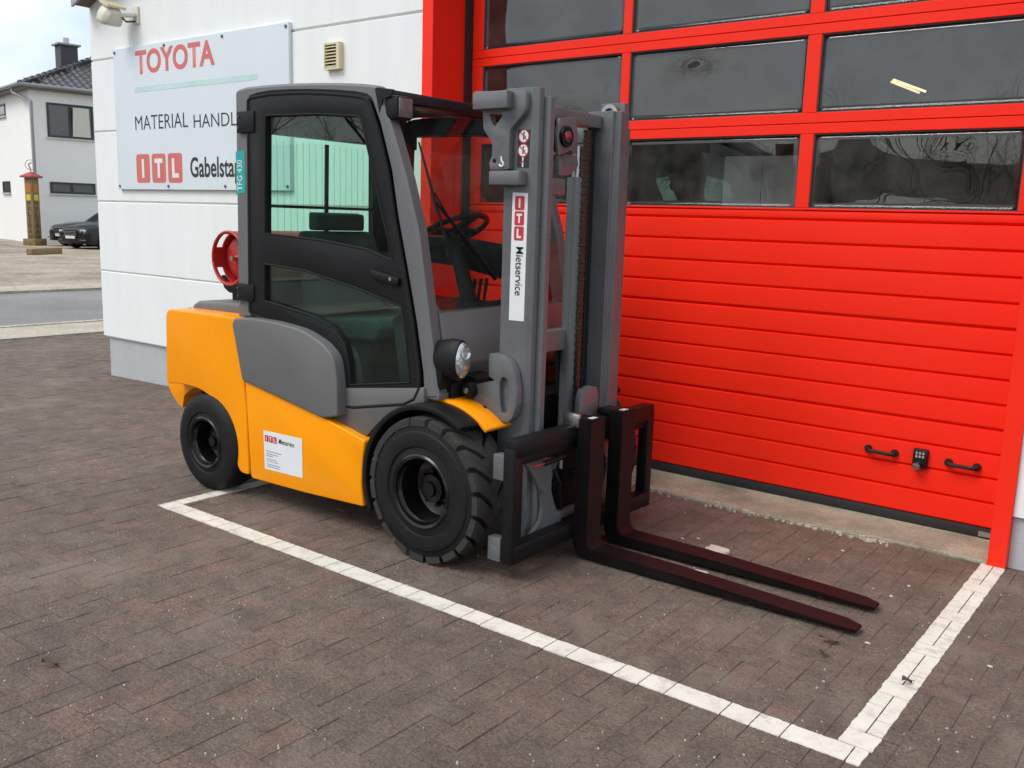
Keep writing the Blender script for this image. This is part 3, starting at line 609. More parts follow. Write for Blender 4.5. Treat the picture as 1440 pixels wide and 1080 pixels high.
# ---- yellow side plates and grey covers
def side_parts(f):
    y = lambda a: f(a)
    P = rnd(pxY([(343.5, 536.5), (351, 537), (458, 590), (512.5, 620.5), (508.5, 648), (507, 685), (510, 713), (430, 694), (352, 672.5)], YB), [.01, .015, .02, .015, .03, .02, .012, 0, .02], 3)
    MB().prism(P, y(YB+.004), y(YB+.16)).build('side_plate', m_yel, fk, bevel=.012, seg=3, angle=50)
    P = rnd(pxY([(331.5, 447.5), (328.5, 456), (342.5, 534.5), (455, 587.5), (476.8, 585.5), (476, 537), (471.5, 503), (456, 483), (426, 463.5), (387, 452.5), (353, 447)], YB), [.012, .01, .01, .01, .01, .02, .04, .06, .06, .03, .02], 3)
    MB().prism(P, y(YB-.012), y(YB+.16)).build('side_cover', m_gpl, fk, bevel=.034, seg=3, angle=50, smooth=60)
    P = pxY([(440, 560), (455, 587), (512, 618), (533, 594), (560, 578), (597, 566), (597, 545), (470, 545)], YB+.05)
    MB().prism(P, y(YB+.045), y(YB+.2)).build('sill_panel', m_gpl, fk, bevel=.004)
both(side_parts)
# ---- fenders over the front wheels: black rubber lip and yellow inner band
def fender(f):
    def arc(r0, r1, a0, a1, y0, y1, n=30):
        rings = []
        for i in range(n+1):
            a = R(a0+(a1-a0)*i/n); c_, s_ = math.cos(a), math.sin(a)
            rings.append([(FW_[0]+r0*c_, y0, FW_[1]+r0*s_), (FW_[0]+r1*c_, y0, FW_[1]+r1*s_), (FW_[0]+r1*c_, y1, FW_[1]+r1*s_), (FW_[0]+r0*c_, y1, FW_[1]+r0*s_)])
        return MB().loft(rings)
    m = arc(.362, .388, 205, 56, f(2.905), f(3.025)); m.build('fender_lip', m_bpl, fk, bevel=.006, seg=2)
    m = arc(.375, .398, 104, 49, f(3.027), f(3.235)); m.build('fender', m_yel, fk, bevel=.006, seg=2)
    m = arc(.37, .385, 200, 104.5, f(3.026), f(3.2)); m.build('wheel_housing', m_black, fk)
both(fender)
# ---- cab frames
YS = 2.99
def cab_side(f):
    P = pxY([(330, 131), (331.5, 126.5), (345, 122.3), (370, 119.6), (395, 117.8), (420, 116.6), (445, 116.1), (470, 116.1), (490, 116.5), (508, 117.4), (524, 119), (529.5, 121), (541, 154), (551, 183), (570, 250), (587, 325), (601, 440), (616, 561), (594.5, 561), (593, 525), (584, 455), (571, 378), (557.5, 303), (549, 240), (532.5, 172), (521, 140), (515, 135), (500, 132), (470, 129.6), (434, 128.5), (408, 128.8), (382, 130.2), (362, 133.5), (352, 137), (349.5, 143), (355, 447), (334.5, 447)], YS)
    MB().prism(P, f(YS), f(YS+.075)).build('cab_frame', m_grey, fk, bevel=.012, seg=1, angle=40, smooth=25)
    # door: frame with two openings, seals and glass
    O = pxY([(351.5, 142), (356, 138), (382, 133.4), (408, 131.8), (434.6, 131.4), (461, 132.2), (486.7, 134.2), (510, 137), (516, 139), (521, 144), (534, 184), (547, 238), (556.5, 303), (570, 378), (583, 455), (591.5, 525), (592, 546), (585, 561), (570, 568), (500, 572.5), (484, 570), (478.5, 560), (476.5, 525), (468, 492), (449, 474.5), (415, 460), (357, 442), (354, 437)], YS)
    H1 = pxY([(376, 163), (445, 160.5), (506, 163.5), (511, 168), (522, 217), (546, 325), (556, 367), (517.5, 350.5), (455, 338), (375.5, 328)], YS)
    if f(0) != 0: H1[0] = (H1[0][0]-.10, H1[0][1]); H1[-1] = (H1[-1][0]-.10, H1[-1][1])
    H2 = pxY([(374.5, 371), (430, 380), (505, 405), (567.5, 431), (574, 480), (579.5, 537.5), (495.5, 541), (494, 515), (487.5, 484), (470, 459), (440, 443.5), (375, 423)], YS)
    fr = holed(O, [H1, H2], f(YS-.014), f(YS+.03), .006); d = link('cab_door', fr, m_bpl, fk, 35)
    for Hh in (H1, H2):
        c = Vector((sum(p[0] for p in Hh)/len(Hh), sum(p[1] for p in Hh)/len(Hh)))
        G = [tuple(c+(Vector(p)-c)*1.015) for p in Hh]
        MB().prism(G, f(YS+.003), f(YS+.009)).build('window_glass', m_glass, d, smooth=0)
        E_ = [tuple(c+(Vector(p)-c)*1.0) for p in Hh]; pth = [(x, f(YS-.012), z) for x, z in E_]; MB().tube(pth+[pth[0]], .006, 6).build('window_seal', m_int, d)
    pth = [(x, f(YS-.010), z) for x, z in O]; MB().tube(pth+[pth[0]], .009, 8).build('door_seal', m_int, d)
    a, b = at(523, 384, Y=YS-.02), at(562, 397, Y=YS-.02); dr_ = (b-a).normalized(); up = Vector((-dr_.z, 0, dr_.x))
    h = MB().obox(Vector(((a.x+b.x)/2, f(YS-.024), (a.z+b.z)/2)), dr_, up, YA, (b-a).length/2, .019, .010).build('door_handle', m_bpl, d, bevel=.007)
    MB().lathe([(.0001, -.002), (.009, -.002), (.009, .006)], (b.x-.045, f(YS-.035), b.z+.012), (0, 1, 0), 12).build('key_lock', m_chrome, h)
    for y0, y1 in ((157, 186), (398, 425)):
        p, q = at(332, y0, Y=YS-.02), at(357, y1, Y=YS-.02)
        hg = MB().box(p.x, q.x, f(YS-.022) if f(0) == 0 else f(YS-.022), f(YS+.001), q.z, p.z).build('hinge', m_bpl, d, bevel=.006)
        for z_ in (p.z-.025, q.z+.025): MB().lathe([(.0001, -.004), (.006, -.004), (.006, .002)], (p.x+.022, f(YS-.023), z_), (0, 1, 0), 8).build('hinge_screw', m_bolt, hg)
def holed(O, holes, y0, y1, bv=.003):
    bm = bmesh.new(); loops = [O]+holes; edges = []
    for Lp in loops:
        V = [bm.verts.new((x, y0, z)) for x, z in Lp]; edges += [bm.edges.new((V[i], V[(i+1) % len(V)])) for i in range(len(V))]
    bmesh.ops.triangle_fill(bm, use_beauty=True, edges=edges)
    # drop any triangle that fell inside a hole
    def inside(p, Q):
        c = False
        for i in range(len(Q)):
            (xi, zi), (xj, zj) = Q[i], Q[i-1]
            if (zi > p[1]) != (zj > p[1]) and p[0] < (xj-xi)*(p[1]-zi)/(zj-zi)+xi: c = not c
        return c
    bad = [f_ for f_ in bm.faces if any(inside((f_.calc_center_median().x, f_.calc_center_median().z), h_) for h_ in holes)]
    bmesh.ops.delete(bm, geom=bad, context='FACES_ONLY')
    r_ = bmesh.ops.extrude_face_region(bm, geom=bm.faces[:]); bmesh.ops.translate(bm, verts=[v for v in r_['geom'] if isinstance(v, bmesh.types.BMVert)], vec=(0, y1-y0, 0))
    bmesh.ops.recalc_face_normals(bm, faces=bm.faces)
    es = [e for e in bm.edges if len(e.link_faces) == 2 and e.calc_face_angle(0) > R(50)]
    bmesh.ops.bevel(bm, geom=es, offset=bv, segments=2, affect='EDGES', profile=.5, clamp_overlap=True)
    return bm
both(cab_side)
def P3(x, y, Y): q = at(x, y, Y=Y); return q
zr = at(345, 122.5, Y=YS).z
# roof: shallow pressed sheet between the frames, front visor bar
rf = pxY([(340, 127), (420, 120), (500, 121), (526, 123)], YS)
rings = []
for y_ in (YS+.07, YS+.2, YC, mir(YS+.2), mir(YS+.07)): rings.append([(x, y_, z-.004) for x, z in rf]+[(x, y_, z-.035) for x, z in rf[::-1]])
MB().loft(rings).build('roof_panel', m_black, fk, smooth=40)
pA = at(529.5, 121, Y=YS); MB().prism([(pA.x-.03, pA.z+.0), (pA.x+.012, pA.z-.005), (pA.x+.030, pA.z-.055), (pA.x-.02, pA.z-.06)], YS+.075, mir(YS+.075)).build('roof_visor', m_black, fk, bevel=.008)
# windscreen and lower front panel
gA, gB, gC = at(537, 146, Y=YS), at(600.5, 440, Y=YS), at(615, 560, Y=YS)
MB().prism([(gA.x-.008, gA.z), (gA.x-.003, gA.z), (at(570, 250, Y=YS).x-.003, at(570, 250, Y=YS).z), (at(587, 325, Y=YS).x-.003, at(587, 325, Y=YS).z), (gB.x-.003, gB.z), (gB.x-.008, gB.z), (at(587, 325, Y=YS).x-.008, at(587, 325, Y=YS).z), (at(570, 250, Y=YS).x-.008, at(570, 250, Y=YS).z)], YS+.06, mir(YS+.06)).build('windscreen', m_glass2, fk, smooth=0)
MB().prism([(gB.x-.06, gB.z-.002), (gB.x+.004, gB.z-.004), (gC.x+.0, gC.z+.14), (gC.x-.02, gC.z+.06), (gC.x-.10, gC.z+.06)], YS+.076, mir(YS+.076)).build('front_panel', m_grey, fk, bevel=.012, seg=2)
MB().box(gC.x-.12, gC.x+.02, YS+.076, mir(YS+.076), .60, gC.z+.058).build('lower_front', m_black, fk, bevel=.01)
for f in (lambda y: y, mir): MB().box(gC.x-.1, gC.x+.005, f(YS+.004), f(YS+.072), gC.z-.012, gC.z+.02).build('pillar_foot', m_gpl, fk, bevel=.006)
# rear frame with heated window
RX = -4.155
m = MB().box(RX, RX+.06, YS+.076, 3.165, .98, 2.07).box(RX, RX+.06, mir(3.165), mir(YS+.076), .98, 2.07).box(RX, RX+.06, 3.165, mir(3.165), 1.925, 2.07).box(RX, RX+.06, 3.165, mir(3.165), .98, 1.16)
m.build('rear_frame', m_black, fk, bevel=.006)
rw = MB().box(RX+.025, RX+.031, 3.16, mir(3.16), 1.155, 1.93).build('rear_window', m_glass, fk, smooth=0)
hw = MB()
for i in range(17): y_ = 3.20+(.71)*i/16; hw.box(RX+.032, RX+.0325, y_-.0008, y_+.0008, 1.19, 1.90)
hw.build('heating_wires', mat('heating_wire', (.12, .16, .15), .5), rw, smooth=0)['kind'] = 'stuff'
MB().bar((RX+.05, YC+.02, 1.90), (RX+.05, YC+.01, 1.30), .022, .012, up=(1, 0, 0)).build('rear_wiper', m_bpl, fk)
MB().box(RX+.04, RX+.055, 3.17, mir(3.17), 1.545, 1.56).build('window_bar', m_bpl, fk)
# front wipers
for p, q in (((589, 200), (637, 385)), ((608, 272), (690, 390))):
    A = at(*p, X=-2.93); B = at(*q, X=-2.78); A.x = -2.93+.1*(0 if p[1] < 250 else .4); 
def ws_x(z): # windscreen outer face x at height z
    pts_ = [(gA.z, gA.x), (at(570, 250, Y=YS).z, at(570, 250, Y=YS).x), (at(587, 325, Y=YS).z, at(587, 325, Y=YS).x), (gB.z, gB.x)]
    for (z1_, x1_), (z0_, x0_) in zip(pts_[:-1], pts_[1:]):
        if z >= z0_: return x0_+(x1_-x0_)*(z-z0_)/(z1_-z0_)
    return pts_[-1][1]
def ons(px_, py_, d=.02):          # a pixel on the windscreen
    X_ = -2.9
    for _ in range(8): q = at(px_, py_, X=X_); X_ = ws_x(q.z)+d
    return q
wp = MB(); pa, pb, pc = ons(589, 200), ons(612, 285), ons(634, 360)
wp.tube([pa, pb, pc], [.004, .008, .006], 6).build('wiper_blade', m_bpl, fk)
MB().tube([ons(612, 283, .035), ons(650, 330, .035), ons(697, 392, .03)], [.006, .008, .012], 6).build('wiper_arm', m_bpl, fk)
MB().tube([ons(611, 271, .03), ons(636, 315, .03), ons(684, 385, .025)], [.004, .005, .008], 6).build('wiper_arm', m_bpl, fk)
# work light under the roof edge
wl = at(563, 152, X=pA.x+.09)
g_ = MB().box(wl.x-.05, wl.x+.03, wl.y-.052, wl.y+.052, wl.z-.052, wl.z+.05).build('work_light', m_bpl, fk, bevel=.014)
MB().box(wl.x+.0305, wl.x+.036, wl.y-.042, wl.y+.042, wl.z-.042, wl.z+.04).build('lens', mat('smoked_lens', (.16, .13, .13), .12, var=.3, vscale=40), g_, bevel=.004)
MB().prism(rnd([(pA.x-.01, pA.z-.005), (wl.x+.02, pA.z-.02), (wl.x+.0, wl.z+.045), (wl.x-.05, wl.z+.035), (pA.x+.02, pA.z-.12)], .01), wl.y-.06, wl.y-.053).build('light_bracket', m_bpl, fk)
wl2 = MB().box(wl.x-.05, wl.x+.03, mir(wl.y)-.052, mir(wl.y)+.052, wl.z-.052, wl.z+.05).build('work_light', m_bpl, fk, bevel=.014)
# headlamps
def headlamp(f):
    c = at(637, 505, Y=3.04); yy = f(3.04)
    ring = lambda dx, s, oy=0: [(c.x+dx, yy+oy+a*s, c.z+b*s) for a, b in [(.052*math.cos(t)*(1-.12*math.sin(t)), .09*math.sin(t)) for t in [2*math.pi*i/28 for i in range(28)]]]
    h = MB().loft([ring(-.10, .55), ring(-.08, .85), ring(.0, 1.02), ring(.05, 1.0), ring(.055, .93)]).build('headlamp', m_bpl, fk, smooth=50)
    MB().loft([ring(.048, .9), ring(.060, .86), ring(.068, .70)]).build('lens', mat('headlamp_lens', (.50, .51, .52), .07, .6, var=.5, vscale=45, bump=.3, bscale=50), h, smooth=60)
    MB().lathe([(.0001, .0), (.020, .0), (.028, .008), (.030, .012)], (c.x+.064, yy, c.z+.035), (1, 0, 0), 20).build('reflector', m_chrome, h)
    MB().lathe([(.0001, .006), (.010, .004), (.014, 0)], (c.x+.066, yy+.005, c.z-.035), (1, 0, 0), 14).build('indicator', mat('amber', (.75, .20, .03), .2, var=.2, vscale=60), h)
    MB().box(c.x-.12, c.x-.03, yy-.04, yy+.04, c.z-.14, c.z+.04).build('lamp_bracket', m_bpl, fk, bevel=.012)
both(headlamp)
# ---- cab interior
MB().box(-4.08, -2.83, YS+.08, mir(YS+.08), .62, .66).build('cab_floor', m_int, fk)
st = MB().prism(rnd([(-4.0, .86), (-3.45, .88), (-3.40, .95), (-3.45, 1.0), (-3.85, .97), (-4.0, .97)], .03), YC-.24, YC+.24).build('seat', mat('seat_fabric', (.055, .075, .072), .8, var=.15, bump=.3, bscale=250), fk, bevel=.03, seg=3)
MB().prism(rnd([(-4.02, .97), (-3.86, .97), (-3.93, 1.40), (-3.99, 1.43), (-4.06, 1.42)], .03), YC-.23, YC+.23).build('backrest', MATS['seat_fabric'], fk, bevel=.035, seg=3)
MB().prism(rnd([(-4.04, 1.43), (-3.96, 1.43), (-3.96, 1.52), (-4.04, 1.53)], .02), YC-.17, YC+.17).build('headrest', MATS['seat_fabric'], fk, bevel=.025, seg=3)
MB().box(-3.95, -3.5, YC-.22, YC+.22, .66, .86).build('seat_base', m_int, fk, bevel=.02)
MB().prism([(-3.02, .66), (-2.90, .66), (-2.84, 1.08), (-2.95, 1.12), (-3.10, 1.05)], YS+.09, mir(YS+.09)).build('dashboard', m_int, fk, bevel=.02)
sc_ = Vector((-3.15, YC, 1.45)); sx_ = Vector((-.45, 0, .89))
MB().tube([(-2.96, YC, .95), tuple(sc_)], [.05, .028], 12).build('steering_column', m_int, fk)
sw = MB(); u_ = Vector((0, 1, 0)); v_ = sx_.cross(u_).normalized(); pth = [sc_+(u_*math.cos(2*math.pi*k/28)+v_*math.sin(2*math.pi*k/28))*.19 for k in range(29)]
sw.tube(pth, .014, 8, False); sw.bar(sc_-u_*.16, sc_+u_*.16, .05, .016, up=sx_).bar(sc_, sc_-v_*.16, .05, .016, up=sx_); sw.build('steering_wheel', m_int, fk)
MB().box(-3.75, -3.2, YC+.27, YC+.42, .95, 1.08).build('armrest_console', m_int, fk, bevel=.03)
for k in range(3): MB().tube([(-3.25+.0*k, YC+.29+.05*k, 1.06), (-3.23, YC+.29+.05*k, 1.20)], [.006, .011], 8).build('lever', m_int, fk)
for k in range(4):   # ribbed bellows behind the windscreen
    MB().tube([(-3.02+.035*k, YS+.16, 1.24-.03*k), (-2.97+.035*k, YS+.20, 1.12-.02*k), (-2.93+.03*k, YS+.22, .92)], .012, 8).build('hose', mat('green_grey_hose', (.10, .15, .13), .4), fk)
fl_ = at(506, 523, Z=.67); MB().box(fl_.x-.05, fl_.x+.05, fl_.y-.05, fl_.y+.04, .6605, .69).build('floor_marker', mat('yellow_green', (.42, .42, .06), .6, var=.2, vscale=30), fk, bevel=.008)
# ---- mast
FX = -2.37; zt = 2.062
def rail(y0, y1, xa, xb, z0, z1, name, web=.018, fl=.022, openside=1):
    # C profile open to +Y (openside 1) or -Y
    if openside > 0: m = MB().box(xa, xb, y0, y0+web, z0, z1).box(xb-fl, xb, y0+web, y1, z0, z1).box(xa, xa+fl, y0+web, y1, z0, z1)
    else: m = MB().box(xa, xb, y1-web, y1, z0, z1).box(xb-fl, xb, y0, y1-web, z0, z1).box(xa, xa+fl, y0, y1-web, z0, z1)
    return m.build(name, m_mast, fk, bevel=.004, seg=2)
y0n, y1n = 3.195, 3.243
YMC = 3.578
def mirM(y): return 2*YMC-y
MB().prismz([(FX-.165, y0n), (FX-.022, y0n), (FX, y0n+.016), (FX, y1n), (FX-.022, y1n), (FX-.022, y0n+.03), (FX-.143, y0n+.03), (FX-.143, y1n), (FX-.165, y1n)], .085, zt).build('outer_mast_rail', m_mast, fk, bevel=.002, seg=1, smooth=20)
MB().prismz([(x, mirM(y)) for x, y in [(FX-.165, y0n), (FX-.022, y0n), (FX, y0n+.016), (FX, y0n+.075), (FX-.022, y0n+.075), (FX-.022, y0n+.03), (FX-.143, y0n+.03), (FX-.143, y0n+.075), (FX-.165, y0n+.075)]], .085, zt-.10).build('outer_mast_rail', m_mast, fk, bevel=.002, seg=1, smooth=20)
MB().prismz([(x, mirM(y)) for x, y in [(FX-.165, y0n-.002), (FX-.03, y0n-.002), (FX-.03, y0n+.03), (FX-.165, y0n+.03)]], zt-.099, zt+.02).build('mast_top_plate', m_mast, fk, bevel=.002, seg=1)
xi = FX+.028
for f in (lambda y: y, mir):
    Q = [(xi-.15, 3.246), (xi-.01, 3.246), (xi, 3.252), (xi, 3.284), (xi-.15, 3.284)]
    if f(0) != 0: Q = [(xi-.16, 3.775), (xi-.022, 3.775), (xi-.022, 3.800), (xi, 3.812), (xi, 3.883), (xi-.03, 3.883), (xi-.16, 3.862)]
    MB().prismz(Q, .10, zt-.035).build('inner_mast_rail', m_mast, fk, bevel=.002, seg=1, smooth=20)
MB().box(FX-.13, FX-.05, 3.286, 3.774, zt-.115, zt-.055).build('mast_crossbar', m_mast, fk, bevel=.008)
MB().box(FX-.16, FX-.10, 3.29, mir(3.29), .92, 1.02).build('mast_crossbar', m_mast, fk, bevel=.008)
MB().box(FX-.16, FX-.08, 3.2, mir(3.2), .12, .28).build('mast_crossbar', m_mast, fk, bevel=.008)
# roller at the far rail top
rc = at(853, 152, X=FX-.03); MB().lathe([(.028, -.02), (.045, -.02), (.047, 0), (.045, .02), (.028, .02), (.028, -.02)], (FX-.04, 3.83, zt-.045), (0, 1, 0), 28).build('guide_roller', m_steel, fk)
# lift cylinder, sheave and chain on the far side
cyx, cyy = FX-.10, at(807, 340, X=FX-.10).y
MB().tube([(cyx, cyy, .12), (cyx, cyy, 1.72)], .042, 20).build('lift_cylinder', m_mast, fk, smooth=40)
MB().tube([(cyx, cyy, 1.719), (cyx, cyy, 1.86)], .024, 16).build('piston_rod', m_steel, fk)
shc = at(797, 192, X=FX-.012); shy, shz = shc.y, shc.z
def yzp(name, P, xa, xb, m_=None, bev=.004):
    n = len(P); m = MB().add([(xa, a, b) for a, b in P]+[(xb, a, b) for a, b in P], [tuple(range(n)), tuple(range(2*n-1, n-1, -1))]+[(i, (i+1) % n, (i+1) % n+n, i+n) for i in range(n)]); return m.build(name, m_ or m_mast, fk, bevel=bev, seg=2)
def yzx(L_, X): return [(q.y, q.z) for q in (at(a, b, X=X) for a, b in L_)]
yzp('sheave_bracket', rnd(yzx([(787, 166), (810, 164), (812, 180), (814, 192), (811, 208), (810, 217), (803, 212), (796, 215.5), (785, 218.5), (783.5, 190)], FX-.02), .006, 2), FX-.035, FX-.02)
yzp('chain_anchor', rnd(yzx([(786, 220), (795, 216), (812, 219), (814, 232), (808, 241), (800, 247), (786, 247)], FX-.05), .006, 2), FX-.065, FX-.05)
sv = MB().lathe([(.020, -.012), (.062, -.012), (.066, -.016), (.068, 0), (.060, .004), (.060, .022), (.068, .026), (.02, .026)], (FX-.07, shy+.035, shz), (1, 0, 0), 28).build('chain_sheave', m_bpl, fk)
MB().lathe([(.0001, -.004), (.024, -.002), (.026, .006)], (FX-.004, shy, shz), (-1, 0, 0), 20).build('sheave_bolt', m_chrome, sv)
MB().lathe([(.026, -.004), (.044, -.002), (.046, .012), (.02, .016)], (FX-.008, shy, shz), (-1, 0, 0), 24).build('sheave_cap', m_bpl, sv)
ch = MB(); yy = at(819.5, 340, X=FX-.05).y; zc_ = shz+.04; i = 0
while zc_ > .45:
    wd_ = .013 if i % 2 else .017
    ch.box(FX-.06, FX-.06+.018, yy-wd_, yy+wd_, zc_-.0085, zc_+.0085); zc_ -= .0195; i += 1
ch.tube([(FX-.05, yy, .45), (FX-.05, yy, shz+.05)], .008, 6); ch.build('lift_chain', m_chain, fk, smooth=0)
MB().tube([(FX-.05, shy-.06, shz-.08), (FX-.05, shy-.06, shz-.24)], .007, 8).build('hose_rod', m_bpl, fk)
cl2 = MB().box(FX-.09, FX-.03, shy-.09, shy+.03, shz-.25, shz-.18).build('hose_clamp', m_mast, fk, bevel=.004)
MB().tube([(FX-.05, shy-.065, shz-.25), (FX-.05, shy-.065, shz-.32)], .009, 8).build('anchor_bolt', m_steel, cl2)
hy_ = at(828, 340, X=FX-.08).y-shy
for k, (dy, rr_) in enumerate(((hy_-.012, .012), (hy_+.012, .012))):
    MB().tube([(FX-.09, shy+dy, shz+.08), (FX-.085, shy+dy, 1.2), (FX-.08, shy+dy, .55), (FX-.06, shy+dy-.01, .3)], rr_, 8).build('hydraulic_hose', m_bpl, fk)
q1, q2 = at(813, 545, X=FX+.02), at(838, 600, X=FX+.02)
yzp('carriage_roller_plate', [(q1.y, .30), (q2.y-.012, .30), (q2.y-.012, q1.z-.05), (q2.y-.03, q1.z-.012), ((q1.y+q2.y)/2-.006, q1.z), (q1.y+.018, q1.z-.012), (q1.y, q1.z-.05)], FX+.005, FX+.035)
for k in range(3):
    hy2 = at(786, 400, X=FX-.2).y+.03*k
    MB().tube([(FX-.20, hy2, .95), (FX-.19, hy2+.01, .7), (FX-.16, hy2, .35)], .012, 8).build('hydraulic_hose', m_bpl, fk)
# tilt cylinder stub, behind the mast on both sides
def tiltc(f): MB().tube([(-2.62, f(3.30), .82), (-2.45, f(3.30), .62)], .035, 14).build('tilt_cylinder', m_bpl, fk)
both(tiltc)
# mast side bracket (upper) with tie block
YM = y0n-.028
br_ = [(667.5, 128.5), (709, 128), (711, 126.5), (737, 126.5), (741, 131), (739.5, 153), (736, 160), (719, 180), (717, 186), (716.5, 238), (690, 239), (688.5, 229), (693, 219), (693, 203), (690, 196), (680.5, 182), (679.5, 152), (668, 150)]
P = rnd(pxY(br_, YM), .008, 2); H1 = pxY([(689, 162), (692, 160.5), (705, 160.5), (707.5, 163), (697, 178), (694, 176)], YM); H2 = pxY([(694, 224), (697, 223.5), (699, 226), (697.5, 230), (694.5, 229.5), (693, 227)], YM)
link('mast_bracket', holed(P, [H1, H2], YM-.004, y0n+.002), m_mast, fk, 35)
a, b = at(667.5, 128.5, Y=YM-.05), at(712, 151, Y=YM-.05); MB().box(a.x-.01, b.x, YM-.05, YM-.005, b.z, a.z-.004).build('bracket_stop', m_mast, fk, bevel=.003)
a, b = at(687, 240, Y=YM-.03), at(729, 260, Y=YM-.03); MB().box(a.x, b.x, YM-.03, y0n+.002, b.z, a.z).build('bracket_block', m_mast, fk, bevel=.006)
# far side stays
MB().box(FX-.36, FX-.17, mir(YM+.03), mir(YM), 1.90, 1.98).build('bracket_stop', m_mast, fk, bevel=.006)
# paddle-shaped mast bearing plate with an oval pocket
pd = [(688.5, 497), (694, 496.5), (705, 500), (716, 508), (723, 522), (727, 550), (726, 572), (721, 588), (714, 594.5), (704, 592), (696, 585), (684, 576), (672, 567), (665, 561), (662, 546), (672, 540), (686, 536.5), (697, 535), (688, 529)]
P = rnd(pxY(pd, YM-.02), .012, 3); HO = pxY([(703, 540), (705, 532), (709, 529.5), (714, 533), (717, 546), (717.5, 562), (715, 578), (710.5, 584), (706, 580), (704, 568)], YM-.02)
link('mast_bearing', holed(P, [HO], YM-.024, YM+.02), m_mast, fk, 40)
MB().prism(rnd(pxY([(700, 526), (720, 526), (721, 588), (700, 588)], YM), .01), YM+.0, y0n+.004).build('bearing_pad', m_mast, fk)
c = at(662, 548, Y=YM-.03); tp_ = MB().lathe([(.0001, -.03), (.030, -.028), (.036, -.015), (.036, .06)], (c.x, YM-.03, c.z), (0, 1, 0), 24).build('pivot_pin', m_bpl, fk)
MB().lathe([(.0001, -.008), (.014, -.006), (.015, .006)], (c.x, YM-.06, c.z), (0, 1, 0), 6).build('pin_bolt', m_steel, tp_)
MB().prism(rnd([(c.x-.14, c.z-.08), (c.x+.02, c.z-.06), (c.x+.02, c.z+.05), (c.x-.10, c.z+.06)], .02), YM-.01, 3.3).build('bearing_bracket', m_black, fk)
c2 = Vector((c.x+.03, mir(YM-.03), c.z)); MB().lathe([(.0001, -.03), (.030, -.028), (.036, -.015), (.036, .06)], c2, (0, -1, 0), 24).build('pivot_pin', m_bpl, fk)
MB().prism([(x, z) for x, z in P], mir(YM+.02), mir(YM-.024)).build('mast_bearing', m_mast, fk)
# stickers
m_swhite = mat('sticker_white', (.70, .73, .74), .35, var=.02); m_sred = mat('sticker_red', (.52, .03, .04), .4, var=.05); m_sblk = mat('sticker_black', (.02, .02, .022), .4)
def ysheet(pxs, Y, m, name, parent=fk, d=.001):
    P = pxY(pxs, Y-d); return MB().prism(P, Y-d, Y-d/4).build(name, m, parent, smooth=0)
st1 = ysheet([(721, 270.5), (742.5, 271.5), (736.5, 452), (715.5, 450)], y0n, m_swhite, 'sticker')
o_ = at(724.5, 275.5, Y=y0n-.0015); logo(st1, (o_.x, y0n-.0005, o_.z), XA, ZA, (at(724, 275.5, Y=y0n).z-at(724, 295.5, Y=y0n).z), m_sred, m_swhite, (0, -1, 0), vertical=True)
a, b = at(725.5, 347, Y=y0n-.003), at(722.5, 415, Y=y0n-.003); text('Mietservice', m_sblk, st1, (a.x, y0n-.0026, a.z), -ZA, XA, (a.z-b.z), .040, 'lettering', .004)
st2 = ysheet([(370.5, 605), (424.5, 617), (425.5, 672.5), (372.5, 659)], YB+.004, m_swhite, 'sticker', d=.0015)
uu = (at(424.5, 617, Y=YB)-at(370.5, 605, Y=YB)); s2w = uu.length
o_ = at(372.7, 620, Y=YB+.0025); zz = at(372.7, 611.5, Y=YB).z-o_.z; logo(st2, (o_.x, YB+.0022, o_.z), XA, ZA, zz, m_sred, m_swhite, (0, -1, 0))
o_ = at(392, 624, Y=YB+.001); text('Mietservice', m_sblk, st2, (o_.x, YB+.001, o_.z), XA, ZA, at(413, 627, Y=YB).x-o_.x, .026, 'lettering', .002)
m_tl = mat('print_grey', (.16, .16, .17), .5)
for k, (x_, y_, w_) in enumerate(((374, 634, 21), (374, 637.5, 17.5), (374, 640.5, 10), (375, 645, 14), (375, 648, 16), (375, 652.5, 18.5), (375, 655.5, 17.5))):
    p, q = at(x_, y_, Y=YB), at(x_+w_, y_+w_*.23, Y=YB); r9 = random.Random(k); x1_ = p.x; m = MB()
    while x1_ < q.x:
        l_ = r9.uniform(.006, .02); m.add([(x1_, YB+.001, p.z), (min(x1_+l_, q.x), YB+.001, p.z), (min(x1_+l_, q.x), YB+.001, p.z+.0035), (x1_, YB+.001, p.z+.0035)], [(0, 1, 2, 3)]); x1_ += l_+.004
    m.build('text_line', m_tl, st2, smooth=0)
ysheet([(729, 182.5), (746, 182), (743.5, 236), (727, 235.5)], y0n, m_sblk, 'warning_sticker')
wst = [c_ for c_ in fk.children if c_.name.startswith('warning_sticker')][0]
for cx_, cy_ in ((737, 191.5), (736, 211.5)):
    c = at(cx_, cy_, Y=y0n); rr_ = .028
    MB().lathe([(.0001, -.0014), (rr_, -.0014), (rr_, -.0008)], (c.x, y0n, c.z), (0, 1, 0), 24).build('pictogram', m_sred, wst)
    MB().lathe([(.0001, -.0018), (rr_*.84, -.0018), (rr_*.84, -.0012)], (c.x, y0n, c.z), (0, 1, 0), 24).build('pictogram', m_swhite, wst)
    f_ = MB().obox((c.x, y0n-.0021, c.z-.002), ZA, XA, YA, .013, .003, .0003).obox((c.x+.004, y0n-.0021, c.z-.006), (1, 0, 1), (-1, 0, 1), YA, .010, .0025, .0002).obox((c.x+.001, y0n-.0021, c.z+.014), ZA, XA, YA, .0035, .0035, .0003)
    f_.build('pictogram', m_sblk, wst, smooth=0); MB().obox((c.x, y0n-.0026, c.z), (1, 0, -1), (1, 0, 1), YA, .024, .0025, .0002).build('pictogram', m_sred, wst, smooth=0)
